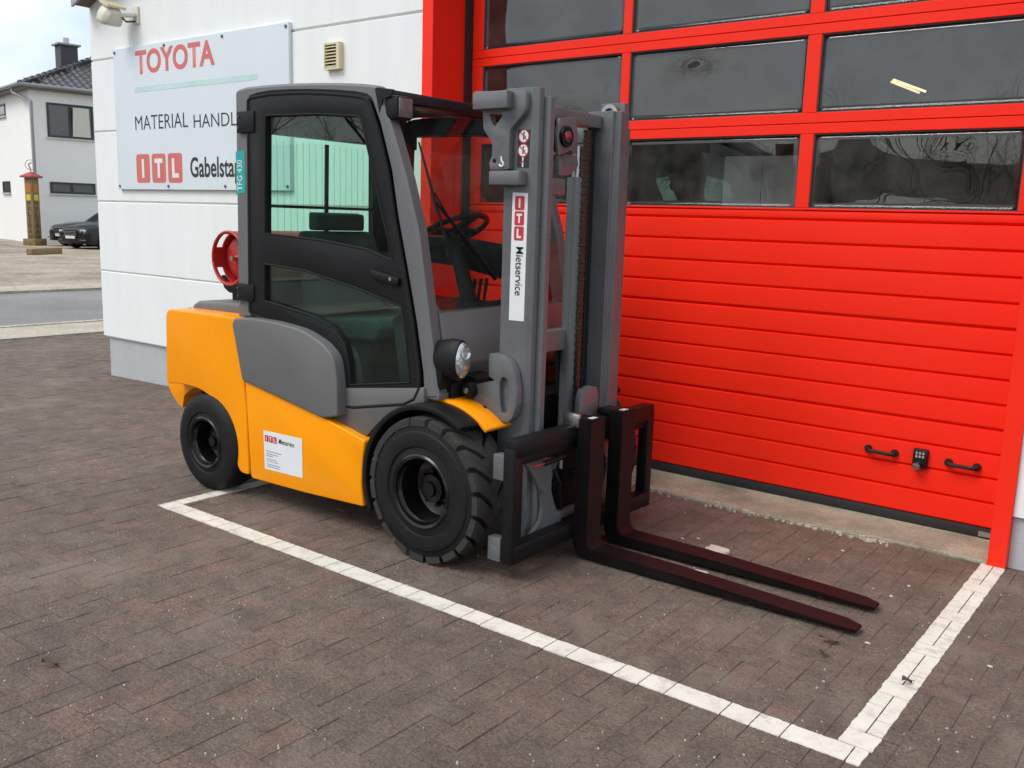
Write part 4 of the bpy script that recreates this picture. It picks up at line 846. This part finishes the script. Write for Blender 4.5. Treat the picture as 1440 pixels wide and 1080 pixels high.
c = at(735.5, 228, Y=y0n); MB().obox((c.x, y0n-.002, c.z), ZA, XA, YA, .020, .0035, .0003).build('pictogram', m_swhite, wst, smooth=0); MB().obox((c.x-.003, y0n-.0026, c.z), (1, 0, .5), (-.5, 0, 1), YA, .009, .003, .0003).build('pictogram', m_sred, wst, smooth=0)
hk = [(705, 220), (705.3, 226), (707.5, 229), (707.8, 232), (705.5, 234), (703, 233), (702.3, 230.5)]
MB().tube([tuple(at(x, y, Y=YM-.006)) for x, y in hk], .0045, 6).build('hook_mark', m_swhite, fk)
tb = ysheet([(331.5, 213), (343.8, 211.5), (344.8, 271), (332.2, 273.5)], YS, mat('teal_sticker', (.012, .32, .31), .4, var=.04), 'model_sticker', d=.0015)
p, q = at(341, 268, Y=YS-.002), at(340, 225, Y=YS-.002); text('TFG 430', m_swhite, tb, (p.x, YS-.0022, p.z), ZA, -XA, q.z-p.z, .042, 'lettering', .005)
# ---- carriage, load frame and forks
CX0, CX1 = -2.31, -2.245; cy0, cy1 = 2.965, 4.11
MB().box(CX0, CX1, cy0, cy1, .545, .622).build('carriage_top_bar', m_black, fk, bevel=.007)
MB().box(CX0+.015, CX1-.02, cy0+.02, cy1-.02, .505, .5445).build('carriage_top_bar', m_fork, fk, bevel=.005)
MB().box(CX0, CX1, cy0, cy1, .09, .165).build('carriage_bottom_bar', m_black, fk, bevel=.007)
for a, b in ((cy0-.012, cy0+.055), (cy1-.05, cy1+.012)): MB().box(CX0+.004, CX1-.004, a, b, .084, .585).build('carriage_post', m_black, fk, bevel=.006)
MB().box(CX0-.06, CX0-.002, cy0+.0, cy0+.05, .44, .55).build('post_backing', m_mast, fk, bevel=.005); MB().box(CX0-.07, CX0-.002, cy0-.01, cy0+.04, .085, .19).build('post_backing', m_mast, fk, bevel=.005)
def yz(px_, X): q = at(*px_, X=X); return (q.y, q.z)
XP = CX0-.005
def waist(f):
    P = [yz(p, XP) for p in ((737, 648), (788, 643), (776, 672), (775, 690), (780, 710), (791, 735), (740, 762), (760, 735), (764, 715), (762, 695), (752, 672))]
    P = [(f(a), b) for a, b in rnd(P, .012, 3)]; n = len(P); m = MB(); m.add([(XP, a, b) for a, b in P]+[(XP-.02, a, b) for a, b in P], [tuple(range(n)), tuple(range(2*n-1, n-1, -1))]+[(i, (i+1) % n, (i+1) % n+n, i+n) for i in range(n)])
    m.build('carriage_plate', m_mast, fk, smooth=30)
both(waist)
MB().box(CX0-.05, CX0-.035, 3.292, 3.80, .17, .50).build('carriage_dark_fill', m_black, fk)  # black box added behind the plate so its openings read dark
MB().box(CX0-.03, CX0-.004, 3.36, 3.75, .17, .21).build('carriage_strip', m_mast, fk, bevel=.004)
for k in range(5): MB().box(CX0-.05, CX0-.01, 3.36+.07*k, 3.40+.07*k, .30+.04*(k % 3), .36+.05*(k % 2)).build('valve_block', m_bpl, fk, bevel=.008)
MB().tube([(CX0+.0, 3.33, .42), (CX0+.02, 3.35, .36), (CX0+.0, 3.38, .28), (CX0, 3.40, .22)], .010, 8).build('hydraulic_hose', m_bpl, fk)
MB().tube([(CX0+.03, 3.34, .49), (CX0+.03, 3.34, .43)], .008, 8).build('hose_fitting', m_steel, fk)
MB().tube([(CX1-.01, 3.18, .487), (CX1-.01, 3.33, .492)], .012, 10).build('side_shift_rod', m_black, fk)
MB().tube([(CX1-.01, 3.10, .487), (CX1-.01, 3.18, .488)], .004, 8).build('side_shift_pin', mat('red_plastic', (.5, .03, .03), .4), fk)
def fork(y0, w_, tipx):
    hx = -2.172; zt_ = .062; sh = CX1+.001
    prof = [(sh, .655), (hx, .655), (hx, .105), (hx+.010, .078), (hx+.035, zt_), (-1.75, zt_-.004), (tipx-.06, .035), (tipx, .028), (tipx, .016), (-2.10, .012), (-2.185, .014), (-2.225, .030), (sh, .065)]
    bm = bmesh.new(); n = len(prof)
    A = [bm.verts.new((x, y0, z)) for x, z in prof]; B = [bm.verts.new((x, y0+w_, z)) for x, z in prof]
    for i in (7, 8):
        A[i].co.y += .024; B[i].co.y -= .024
    for i in (6,): A[i].co.y += .006; B[i].co.y -= .006
    bm.faces.new(A); bm.faces.new(B[::-1])
    for i in range(n): bm.faces.new((A[i], B[i], B[(i+1) % n], A[(i+1) % n]))
    bmesh.ops.recalc_face_normals(bm, faces=bm.faces)
    es = [e for e in bm.edges if e.calc_face_angle(0) > R(20)]; bmesh.ops.bevel(bm, geom=es, offset=.004, segments=2, affect='EDGES', clamp_overlap=True)
    f_ = link('fork', bm, m_fork, fk, 30)
    MB().box(sh-.075, sh+.002, y0+.01, y0+w_-.01, .623, .652).build('fork_hook', m_black, f_, bevel=.006)
    MB().box(hx-.038, hx-.012, y0+.03, y0+.075, .6545, .6565).build('paint_chip', m_swhite, f_, smooth=0)
fork(3.405, .122, -.962); fork(3.672, .122, -.975)
MB().box(CX0-.01, CX1+.012, 3.395, 3.425, .61, .675).build('fork_latch', m_steel, fk, bevel=.008)
# ================================================================== FAR SIDE OF THE ROAD
GF = -.135
corner = at(52, 342, Z=GF)
ua = Vector((-.985, .17, 0)).normalized(); ub = Vector((.17, .985, 0)).normalized()      # along the two visible fronts
na = -ub; nb = -ua                                                                         # their outward normals
m_hw = mat('house_render', (.83, .83, .80), .85, var=.03, vscale=.6); m_slate = mat('dark_roof_tile', (.075, .072, .078), .45, var=.2, vscale=4)
m_gut = mat('zinc_gutter', (.27, .28, .28), .45, .4, var=.1); m_anth = mat('anthracite_frame', (.03, .031, .034), .45); m_hglass = mat('house_glass', (.045, .05, .05), .06, var=.3, vscale=1.5, spec=.8)
m_sillw = mat('window_sill', (.55, .55, .53), .5); m_blind = mat('white_blind', (.62, .63, .55), .6, var=.05)
house = thing('white_house', 'white two-storey house with dark tiled hip roof across the road', 'house', tuple(corner))
zE = onplane(47, 121, corner, na).z
LA, LB = 11.0, 12.0
def hp_(a, b, z): return corner+ua*a+ub*b+Vector((0, 0, z-corner.z))
w_ = MB(); Q = [hp_(0, 0, GF), hp_(LA, 0, GF), hp_(LA, LB, GF), hp_(0, LB, GF)]; w_.add(Q+[q+Vector((0, 0, zE-GF)) for q in Q], [(0, 1, 5, 4), (1, 2, 6, 5), (2, 3, 7, 6), (3, 0, 4, 7), (4, 5, 6, 7)])
w_.build('wall', m_hw, house, smooth=0)
OV = .42; pit = math.tan(R(24)); ze = zE-.05
rid = (LB)/2+OV
def rp(a, b): return hp_(a, b, ze+min(a+OV, b+OV, LA+OV-a, LB+OV-b)*pit+.08)
rf_ = MB().add([rp(-OV, -OV), rp(LA+OV, -OV), rp(LA+OV, LB+OV), rp(-OV, LB+OV), rp(LA/2, LA/2), rp(LA/2, LB-LA/2)], [(0, 1, 4), (1, 2, 5, 4), (2, 3, 5), (3, 0, 4, 5), (0, 3, 2, 1)])
roof = rf_.build('roof', m_slate, house, smooth=0)
# pantiles as real relief on the two visible slopes (too small to pick apart singly)
pt = MB()
tw, tl_ = .34, .46; hyp = math.sqrt(1+pit*pit)
for side in (0, 1):
    span = (LA if side == 0 else LB)+2*OV; up_ = (LA/2+OV)
    for i in range(int(span/tw)):
        for j in range(int(up_*hyp/tl_)):
            s0 = i*tw; t0 = j*tl_/hyp; t1 = (j+1.12)*tl_/hyp
            if min(s0, span-s0-tw) < t0-.12: continue
            def tp3(s, t, h):
                q = hp_(s-OV, t-OV, ze+t*pit+.10+h) if side == 0 else hp_(t-OV, s-OV, ze+t*pit+.10+h); return q
            cr_ = [(0, .05), (.08, .0), (.18, .0), (.26, .08), (.34, .05)]
            pt.add([tp3(s0+a, t0, h+.03) for a, h in cr_]+[tp3(s0+a, t1, h) for a, h in cr_], [(k, k+1, k+6, k+5) for k in range(4)])
pt.build('roof_tiles', m_slate, roof, smooth=0)['kind'] = 'stuff'
for k in range(17):      # hip caps
    f0, f1 = k/17, (k+1.15)/17; up_ = LA/2+OV; p, q = rp(-OV+up_*f0, -OV+up_*f0)+Vector((0, 0, .06)), rp(-OV+up_*f1, -OV+up_*f1)+Vector((0, 0, .03))
    MB().tube([p, q], [.15, .12], 8).build('hip_tile', m_slate, roof)
MB().add([hp_(-OV, -OV, ze-.02), hp_(LA+OV, -OV, ze-.02), hp_(LA+OV, .0, ze-.02), hp_(-OV, 0, ze-.02), hp_(-OV, -OV, ze+.10), hp_(LA+OV, -OV, ze+.10), hp_(LA+OV, 0, ze+.10), hp_(-OV, 0, ze+.10)], [(0, 1, 2, 3), (0, 1, 5, 4), (1, 2, 6, 5), (2, 3, 7, 6), (3, 0, 4, 7), (4, 5, 6, 7)]).add(
    [hp_(-OV, 0, ze-.02), hp_(0, 0, ze-.02), hp_(0, LB+OV, ze-.02), hp_(-OV, LB+OV, ze-.02), hp_(-OV, 0, ze+.10), hp_(0, 0, ze+.1), hp_(0, LB+OV, ze+.1), hp_(-OV, LB+OV, ze+.1)], [(0, 1, 2, 3), (0, 3, 7, 4), (4, 5, 6, 7), (1, 2, 6, 5), (2, 3, 7, 6)]).build('eaves', mat('eaves_grey', (.16, .155, .15), .6), house, smooth=0)
MB().tube([hp_(-OV-.06, -OV-.06, ze+.12), hp_(LA+OV, -OV-.06, ze+.12)], .085, 8).build('gutter', m_gut, house)
MB().tube([hp_(-OV-.06, -OV-.06, ze+.12), hp_(-OV-.06, LB+OV, ze+.12)], .085, 8).build('gutter', m_gut, house)
d1 = onplane(17, 118, hp_(0, -OV, 0), na); d2 = onplane(43, 142, hp_(0, -.1, 0), na); d3 = onplane(53, 335, hp_(0, -.1, 0), na)
MB().tube([d1, d1+Vector((0, 0, -.35)), d2, Vector((d2.x, d2.y, GF))], .075, 8).build('downpipe', m_gut, house)
cc = onplane(97, 84, hp_(3.2, 0, 0), nb); zc0 = rp(3.2, 2).z
def chim():
    b_ = (cc-corner).dot(ub); zt_ = onplane(97, 65, cc, nb).z; m = MB()
    q = [hp_(3.0, b_-.42, 0), hp_(3.8, b_-.42, 0), hp_(3.8, b_+.35, 0), hp_(3.0, b_+.35, 0)]; lo = zE; 
    m.add([Vector((p.x, p.y, lo)) for p in q]+[Vector((p.x, p.y, zt_)) for p in q], [(0, 1, 5, 4), (1, 2, 6, 5), (2, 3, 7, 6), (3, 0, 4, 7), (4, 5, 6, 7)]); c_ = m.build('chimney', mat('chimney_slate', (.05, .046, .05), .6), roof, smooth=0)
    q = [hp_(2.9, b_-.55, 0), hp_(3.9, b_-.55, 0), hp_(3.9, b_+.48, 0), hp_(2.9, b_+.48, 0)]; MB().add([Vector((p.x, p.y, zt_+.001)) for p in q]+[Vector((p.x, p.y, zt_+.08)) for p in q], [(3, 2, 1, 0), (0, 1, 5, 4), (1, 2, 6, 5), (2, 3, 7, 6), (3, 0, 4, 7), (4, 5, 6, 7)]).build('chimney_cap', m_gut, roof, smooth=0)
    t0 = hp_(3.4, b_-.03, zt_+.08); MB().tube([t0, t0+Vector((0, 0, .3))], [.14, .14], 10).build('chimney_flue', m_steel, roof)
chim()
def hwin(pxs, p0, n, u, mull, name='window', blind=False):
    # pxs: px box (x0,y0,x1,y1) on the front; recessed frame, panes, sill
    a, b = onplane(pxs[0], (pxs[1]+pxs[3])/2, p0, n), onplane(pxs[2], (pxs[1]+pxs[3])/2, p0, n); zt_, zb_ = onplane((pxs[0]+pxs[2])/2, pxs[1], p0, n).z, onplane((pxs[0]+pxs[2])/2, pxs[3], p0, n).z
    u = Vector(u); s0, s1 = sorted(((a-p0).dot(u), (b-p0).dot(u)))
    def q(s, z, d): r_ = p0+u*s+n*d; return Vector((r_.x, r_.y, z))
    m = MB()
    def slab(sa, sb, za, zb, d0, d1, M=None):
        M = M or m; M.add([q(sa, za, d0), q(sb, za, d0), q(sb, zb, d0), q(sa, zb, d0), q(sa, za, d1), q(sb, za, d1), q(sb, zb, d1), q(sa, zb, d1)], [(0, 3, 2, 1), (4, 5, 6, 7), (0, 1, 5, 4), (1, 2, 6, 5), (2, 3, 7, 6), (3, 0, 4, 7)]); return M
    t = .09
    slab(s0, s1, zb_, zb_+t, .0, .04); slab(s0, s1, zt_-t, zt_, .0, .04); slab(s0, s0+t, zb_+t, zt_-t, .0, .04); slab(s1-t, s1, zb_+t, zt_-t, 0, .04)
    ms_ = [s0+(s1-s0)*k for k in mull]
    for x_ in ms_: slab(x_-.06, x_+.06, zb_+t, zt_-t, 0, .04)
    o_ = m.build(name, m_anth, house, smooth=0)
    ed = [s0]+ms_+[s1]
    for k, (x0_, x1_) in enumerate(zip(ed[:-1], ed[1:])): slab(x0_+.03, x1_-.03, zb_+.05, zt_-.05, .004, .016, MB()).build('pane', m_hglass, o_, smooth=0)
    slab(s0-.06, s1+.06, zb_-.06, zb_-.001, .0, .10, MB()).build('sill', m_sillw, o_, smooth=0)
    if blind:
        x0_, x1_ = ms_[0]+.08, s1-.15; g = MB(); g.add([q(x0_, zb_+.10, .03), q(x1_, zb_+.10, .03), q(x1_-.1, zt_-.14, .22), q(x0_, zt_-.14, .22), q(x0_, zb_+.10, .045), q(x1_, zb_+.10, .045), q(x1_-.1, zt_-.14, .235), q(x0_, zt_-.14, .235)], [(0, 3, 2, 1), (4, 5, 6, 7), (0, 1, 5, 4), (1, 2, 6, 5), (2, 3, 7, 6), (3, 0, 4, 7)]); g.build('tilted_sash', m_blind, o_, smooth=0)
hwin((66, 147, 131, 195), corner, nb, ub, [.49], blind=True)
hwin((70.5, 257, 134, 273), corner, nb, ub, [.47])
hwin((-12, 148, 8, 165), corner, na, ua, [])
hwin((5, 255, 15, 271), corner, na, ua, [])
# carved advertising post
m_wood = mat('weathered_wood', (.22, .145, .06), .75, var=.3, vscale=7, dirt=.3, dirtcol=(.12, .09, .05)); m_cap = mat('post_cap_red', (.36, .06, .06), .6)
pb = at(49, 343.5, Z=GF); pb.x += .5; pb = at(49.5, 345, Z=GF); tz = onplane(42, 250, pb, Vector((FW.x, FW.y, 0)).normalized()).z
post = thing('carved_post', 'square wooden advertising post with small red roof and carved letters', 'post', tuple(pb))
vd = Vector((pb.x, pb.y, 0)).normalized(); rr_ = Vector((-vd.y, vd.x, 0)); d45a = (vd+rr_).normalized(); d45b = (vd-rr_).normalized()
hw_ = .19
MB().obox(pb+Vector((0, 0, (tz-GF)/2)), d45a, d45b, ZA, hw_, hw_, (tz-GF)/2).build('shaft', m_wood, post, bevel=.02)
MB().obox(pb+Vector((0, 0, .13)), d45a, d45b, ZA, .32, .32, .15).build('foot', m_wood, post, bevel=.03)
k0 = pb+Vector((0, 0, tz-GF)); e_ = .30
MB().add([k0+d45a*(e_*i)+d45b*(e_*j) for i, j in ((-1, -1), (1, -1), (1, 1), (-1, 1))]+[k0+d45a*(e_*i)+d45b*(e_*j)+Vector((0, 0, .07)) for i, j in ((-1, -1), (1, -1), (1, 1), (-1, 1))]+[k0+Vector((0, 0, .26))], [(3, 2, 1, 0), (0, 1, 5, 4), (1, 2, 6, 5), (2, 3, 7, 6), (3, 0, 4, 7), (4, 5, 8), (5, 6, 8), (6, 7, 8), (7, 4, 8)]).build('cap_roof', m_cap, post, smooth=0)
an = MB(); ac = k0+Vector((0, 0, .52)); an.tube([ac+(rr_*math.cos(t)+ZA*math.sin(t))*.20 for t in [2*math.pi*i/20 for i in range(21)]], .012, 5, False); an.tube([k0+Vector((0, 0, .24)), k0+Vector((0, 0, .34))], .02, 6); an.tube([ac+ZA*-.2, ac+rr_*.08+ZA*.03, ac-rr_*.05+ZA*.10], .03, 6); an.build('weather_vane', mat('vane_metal', (.25, .22, .2), .5, .5), post)
m_carv = mat('carved_letter', (.05, .04, .022), .8); m_yb = mat('yellow_badge', (.62, .50, .05), .6); m_or = mat('orange_badge', (.42, .17, .03), .7)
for dn_, du_ in ((d45b, -d45a), (d45a, d45b)):
    fn_ = -dn_; o0 = pb+fn_*(hw_+.008); uu_ = fn_.cross(ZA)*-1
    uu_ = ZA.cross(fn_).normalized()
    for k, ch_ in enumerate('HOLZBAU'):
        z_ = tz-1.10-k*.232; text(ch_, m_carv, post, Vector((o0.x, o0.y, z_))-uu_*.09, uu_, ZA, .16, .175, 'letter', .02)
    MB().obox(Vector((o0.x, o0.y, tz-.80)), uu_, ZA, fn_, .11, .12, .006).build('badge', m_yb, post); MB().obox(Vector((o0.x, o0.y, tz-.42)), uu_, ZA, fn_, .13, .18, .006).build('badge', m_or, post)
# timber beam lying on the lot, yellow box sign behind the cars
p, q = at(41, 354.5, Z=GF+.1), at(84, 352.5, Z=GF+.1); bm_ = MB().bar(p, q, .22, .22).build('timber_beam', m_wood, bevel=.02); tag(bm_, 'squared timber beam lying on the gravel before the carved post', 'beam')
cpx = at(104, 350.5, Z=GF); ys = onplane(112, 311, cpx+vd*7, vd)
ysg = thing('yellow_box_sign', 'small yellow sign showing over the black car bonnet', 'sign', (ys.x, ys.y, GF))
MB().obox(ys, rr_, vd, ZA, .22, .06, .14).build('panel', mat('yellow_sign', (.72, .42, .05), .5), ysg, bevel=.02); MB().tube([Vector((ys.x, ys.y, GF)), ys-Vector((0, 0, .13))], .03, 8).build('pole', m_gut, ysg)
# parked cars: lofted bodies, facing left towards the road
m_car = mat('black_car_paint', (.006, .006, .008), .25, spec=.4, var=.1, coat=.15); m_cgl = mat('car_glass', (.02, .022, .025), .05, spec=.8); m_lamp = mat('car_lamp', (.78, .80, .82), .25, .0, var=.3, vscale=30); m_plate = mat('number_plate', (.62, .63, .62), .4)
def car(nose, d, label):
    # nose: ground point under the front bumper, d: unit vector pointing to the rear
    d = Vector(d).normalized(); s = Vector((-d.y, d.x, 0)); T = thing('parked_car', label, 'car', (nose.x, nose.y, GF), 'black cars parked beside the white house')
    def p(x, y, z): return Vector((nose.x, nose.y, GF))+d*x+s*y+Vector((0, 0, z))
    stn = [(0.0, .28, .55, .66, .60, .62, .58), (.06, .22, .62, .76, .74, .76, .66), (.25, .20, .66, .86, .84, .85, .70), (.9, .20, .70, .95, .89, .90, .74), (1.35, .20, .72, 1.0, .90, .90, .74), (2.6, .20, .74, 1.02, .91, .91, .74), (3.9, .20, .76, 1.05, .90, .90, .72), (4.5, .24, .72, .98, .86, .84, .62), (4.65, .34, .66, .86, .78, .76, .55)]
    rings = [[p(x, -w0, zb), p(x, -w1, zm), p(x, -w1*.97, zm+(zt_-zm)*.5), p(x, -w2, zt_), p(x, 0, zt_+.03), p(x, w2, zt_), p(x, w1*.97, zm+(zt_-zm)*.5), p(x, w1, zm), p(x, w0, zb)] for x, zb, zm, zt_, w0, w1, w2 in stn]
    b = MB().loft(rings).build('body', m_car, T, smooth=50)
    gr_ = [(1.75, .98, .72), (2.35, 1.40, .58), (3.0, 1.44, .56), (3.9, 1.08, .62)]
    MB().loft([[p(x, -w_*1.0, .95), p(x, -w_, z), p(x, w_, z), p(x, w_, .95)] for x, z, w_ in gr_]).build('cabin', m_cgl, T, smooth=40)
    for x in (.85, 3.65):
        for y in (-.80, .80):
            wh = MB().lathe([(.2, -.11), (.31, -.11), (.325, -.08), (.325, .08), (.31, .11), (.2, .11)], p(x, y, .325), s, 28).build('wheel', m_tyre, T)
            MB().lathe([(.0001, -.08), (.20, -.10), (.21, .1), (.0001, .08)], p(x, y, .325), s, 20).build('rim', m_gut, wh)
    MB().obox(p(-.012, 0, .58), s, ZA, d, .36, .16, .03).build('grille', m_bpl, T, bevel=.02); MB().obox(p(-.05, 0, .46), s, ZA, d, .26, .055, .008).build('number_plate', m_plate, T)
    for k in range(4): MB().obox(p(-.045, 0, .50+.06*k), s, ZA, d, .34, .008, .006).build('grille_bar', m_gut, T)
    for y in (-.62, .62):
        a0 = p(.0, y*.86, .64); MB().loft([[p(.03, y*.80, .62), p(.03, y*.80, .70), p(.06, y*1.02, .74), p(.06, y*1.02, .62)], [p(.0, y*.84, .63), p(.0, y*.84, .69), p(.04, y*1.16, .73), p(.04, y*1.16, .645)], [p(.40, y*1.34, .70), p(.40, y*1.33, .77), p(.44, y*1.30, .79), p(.44, y*1.36, .70)]]).build('headlamp', m_lamp, T)
        MB().obox(p(.0, y*1.02, .36), s, ZA, d, .13, .015, .03).build('bumper_trim', m_steel, T)
    return T
n1 = at(101, 350, Z=GF); car(n1, ub*.93+ua*.36, 'black parked car with chrome grille bars, nearer the timber beam')
n2 = at(86, 346, Z=GF); car(n2, ub*.93+ua*.36, 'dark parked car mostly hidden behind another black car')
# ================================================================== bare trees behind the viewer, seen in the glass
m_bark = mat('bark', (.055, .045, .036), .9, var=.3, vscale=9)
def tree_geo(seed):
    r_ = random.Random(seed); tr, cr_ = MB(), MB()
    def grow(p, d, l, rad, depth, m):
        q = p; pth = [p]; rads = [rad]
        for k in range(3):
            d = (d+Vector((r_.gauss(0, .10), r_.gauss(0, .10), r_.gauss(0, .05)))).normalized(); q = q+d*(l/3); pth.append(q); rads.append(rad*(1-.13*(k+1)))
        m.tube(pth, rads, 5 if depth < 3 else 3, False)
        if depth >= 5: return
        for k in range(3 if depth < 4 else 2):
            az = r_.uniform(0, 6.28); t = r_.uniform(.35, .75); nd = (d*(1-t*.55)+Vector((math.cos(az), math.sin(az), r_.uniform(-.05, .4)))*t).normalized()
            grow(pth[-1] if k else pth[2], nd, l*r_.uniform(.62, .82), rads[-1]*.68, depth+1, cr_)
    grow(Vector((0, 0, -.1)), Vector((0, 0, 1)), r_.uniform(3.0, 4.2), r_.uniform(.16, .24), 0, tr)
    return tr, cr_
geos = []
for sd in (11, 23, 37):
    t_, c_ = tree_geo(sd); M2 = []
    for nm, g in (('trunk', t_), ('crown', c_)):
        me = bpy.data.meshes.new(nm); me.from_pydata(g.v, [], g.f); me.materials.append(m_bark); M2.append(me)
    geos.append(M2)
r8 = random.Random(4); wood = MB()
for k in range(90):
    az = R(168+k*1.25+r8.uniform(-.5, .5)); dd = r8.uniform(40, 62); s_ = r8.uniform(.62, .95); ro = Matrix.Rotation(r8.uniform(0, 6.28), 3, 'Z'); p0 = Vector((math.cos(az)*dd, math.sin(az)*dd, -.13))
    for me in geos[k % 3]: wood.add([p0+ro @ (v.co*s_) for v in me.vertices], [tuple(p.vertices) for p in me.polygons])
for k in range(1500):                                    # undergrowth and brambles under the trees
    az = R(166+r8.uniform(0, 118)); dd = r8.uniform(38, 60); p0 = Vector((math.cos(az)*dd, math.sin(az)*dd, -.13)); h = r8.uniform(.8, 3.2)
    for q in range(5):
        a2 = r8.uniform(0, 6.28); e = Vector((math.cos(a2)*.9, math.sin(a2)*.9, h*r8.uniform(.5, 1))); wd = Vector((-math.sin(a2), math.cos(a2), 0))*.10
        wood.add([p0-wd, p0+wd, p0+e*.6+wd*1.6, p0+e, p0+e*.6-wd*1.6], [(0, 1, 2, 3, 4)])
hl = MB(); na_ = 40; rg = []
for dd, hh in ((52, -.3), (62, 2.2), (80, 6.8), (110, 9.5), (150, 9.0)):
    rg.append([(math.cos(R(160+k*140/na_))*dd, math.sin(R(160+k*140/na_))*dd, hh*(1+.22*noise.noise((k*.35, dd*.05, 2)))) for k in range(na_+1)])
hl.loft(rg, False, False); struct(hl.build('wooded_hill', mat('hill_scrub', (.050, .044, .032), .95, var=.5, vscale=.8), smooth=60, base=(0, 0, 0)))
me = bpy.data.meshes.new('bare_woods'); me.from_pydata(wood.v, [], wood.f); me.materials.append(m_bark)
o = bpy.data.objects.new('bare_woods', me); COL.objects.link(o); o['kind'] = 'stuff'; tag(o, 'far-off bare winter woods facing the workshop, mirrored in its glass', 'woods')
# ================================================================== litter on the paving
m_leaf = mat('dry_leaf', (.10, .075, .045), .8, var=.3, vscale=40); m_chip = mat('stone_chip', (.50, .44, .36), .85, var=.15, vscale=30, bump=.5)
def chip(px_, py_, s_, label, m=m_chip, name='stone_chip', cat='stone', grp='pale stone chips lying on the paving'):
    c = at(px_, py_, Z=.004); r9 = random.Random(int(px_*7+py_)); n = 8; P = [(c.x+s_*math.cos(2*math.pi*k/n)*r9.uniform(.6, 1.2), c.y+s_*.7*math.sin(2*math.pi*k/n)*r9.uniform(.5, 1.1)) for k in range(n)]
    o_ = MB().prismz(P, .001, .003+s_*.28).build(name, m, bevel=s_*.06, seg=1); tag(o_, label, cat, grp)
chip(1008, 775, .062, 'broken pale concrete shard lying behind the far fork', name='concrete_shard', cat='shard', grp=None)
chip(985, 807, .045, 'flat pale shard lying between the two forks', name='concrete_shard', cat='shard', grp=None)
for x_, y_ in ((1185, 774), (1253, 838), (1278, 824), (960, 757), (1130, 815), (982, 757), (1042, 716), (1220, 904), (1393, 937)): chip(x_, y_, .011, 'small pale stone chip on the brown paving')
def leaf(px_, py_, s_, a, label):
    c = at(px_, py_, Z=.004); m = MB(); n = 9; L_ = []; R_ = []; C_ = []
    for i in range(n):
        t = i/(n-1); w_ = s_*.33*math.sin(math.pi*min(1, t*1.02))**.8; x = s_*(t-.5); zz_ = .012+.010*math.sin(3*t+1)
        C_.append((x, 0, zz_-.005)); L_.append((x, w_, zz_+.006)); R_.append((x, -w_, zz_+.004))
    rot = Matrix.Rotation(a, 3, 'Z'); V = [c+rot @ Vector(p) for p in C_+L_+R_]
    m.add(V, [(i, i+1, n+i+1, n+i) for i in range(n-1)]+[(i+1, i, 2*n+i, 2*n+i+1) for i in range(n-1)]); m.tube([c+rot @ Vector((s_*.5, 0, .01)), c+rot @ Vector((s_*.85, s_*.1, .004))], .0012, 4)
    o_ = m.build('dry_leaf', m_leaf, smooth=60); tag(o_, label, 'leaf')
leaf(1165, 903, .07, .4, 'curled dry brown leaf lying in front of the fork tips'); leaf(1156, 922, .05, 2.0, 'small curled tan leaf lying nearer the white line than the other leaves')
leaf(1275, 962, .045, 1.0, 'dark dry leaf lying on the short white line'); leaf(70, 937, .05, .9, 'dry brown leaf lying alone on the open paving')
gt = MB(); r7 = random.Random(12)
for i in range(420):
    c = at(r7.uniform(0, 1440), r7.uniform(600, 1078), Z=0)
    if c.y > 4.58 or c.x < -11.6: continue
    s_ = r7.uniform(.0012, .0036); zz_ = gz(c.x)+.001
    P = [(c.x+s_*math.cos(a)*r7.uniform(.6, 1.3), c.y+s_*math.sin(a)*r7.uniform(.6, 1.3)) for a in (0, 1.6, 3.1, 4.7)]
    gt.prismz(P, zz_-.002, zz_+s_*.8)
g_o = gt.build('grit', mat('pale_grit', (.50, .46, .40), .85, var=.5, vscale=8), smooth=0, base=(0, 0, 0)); g_o['kind'] = 'stuff'; tag(g_o, 'fine pale grit scattered over the paving', 'grit')
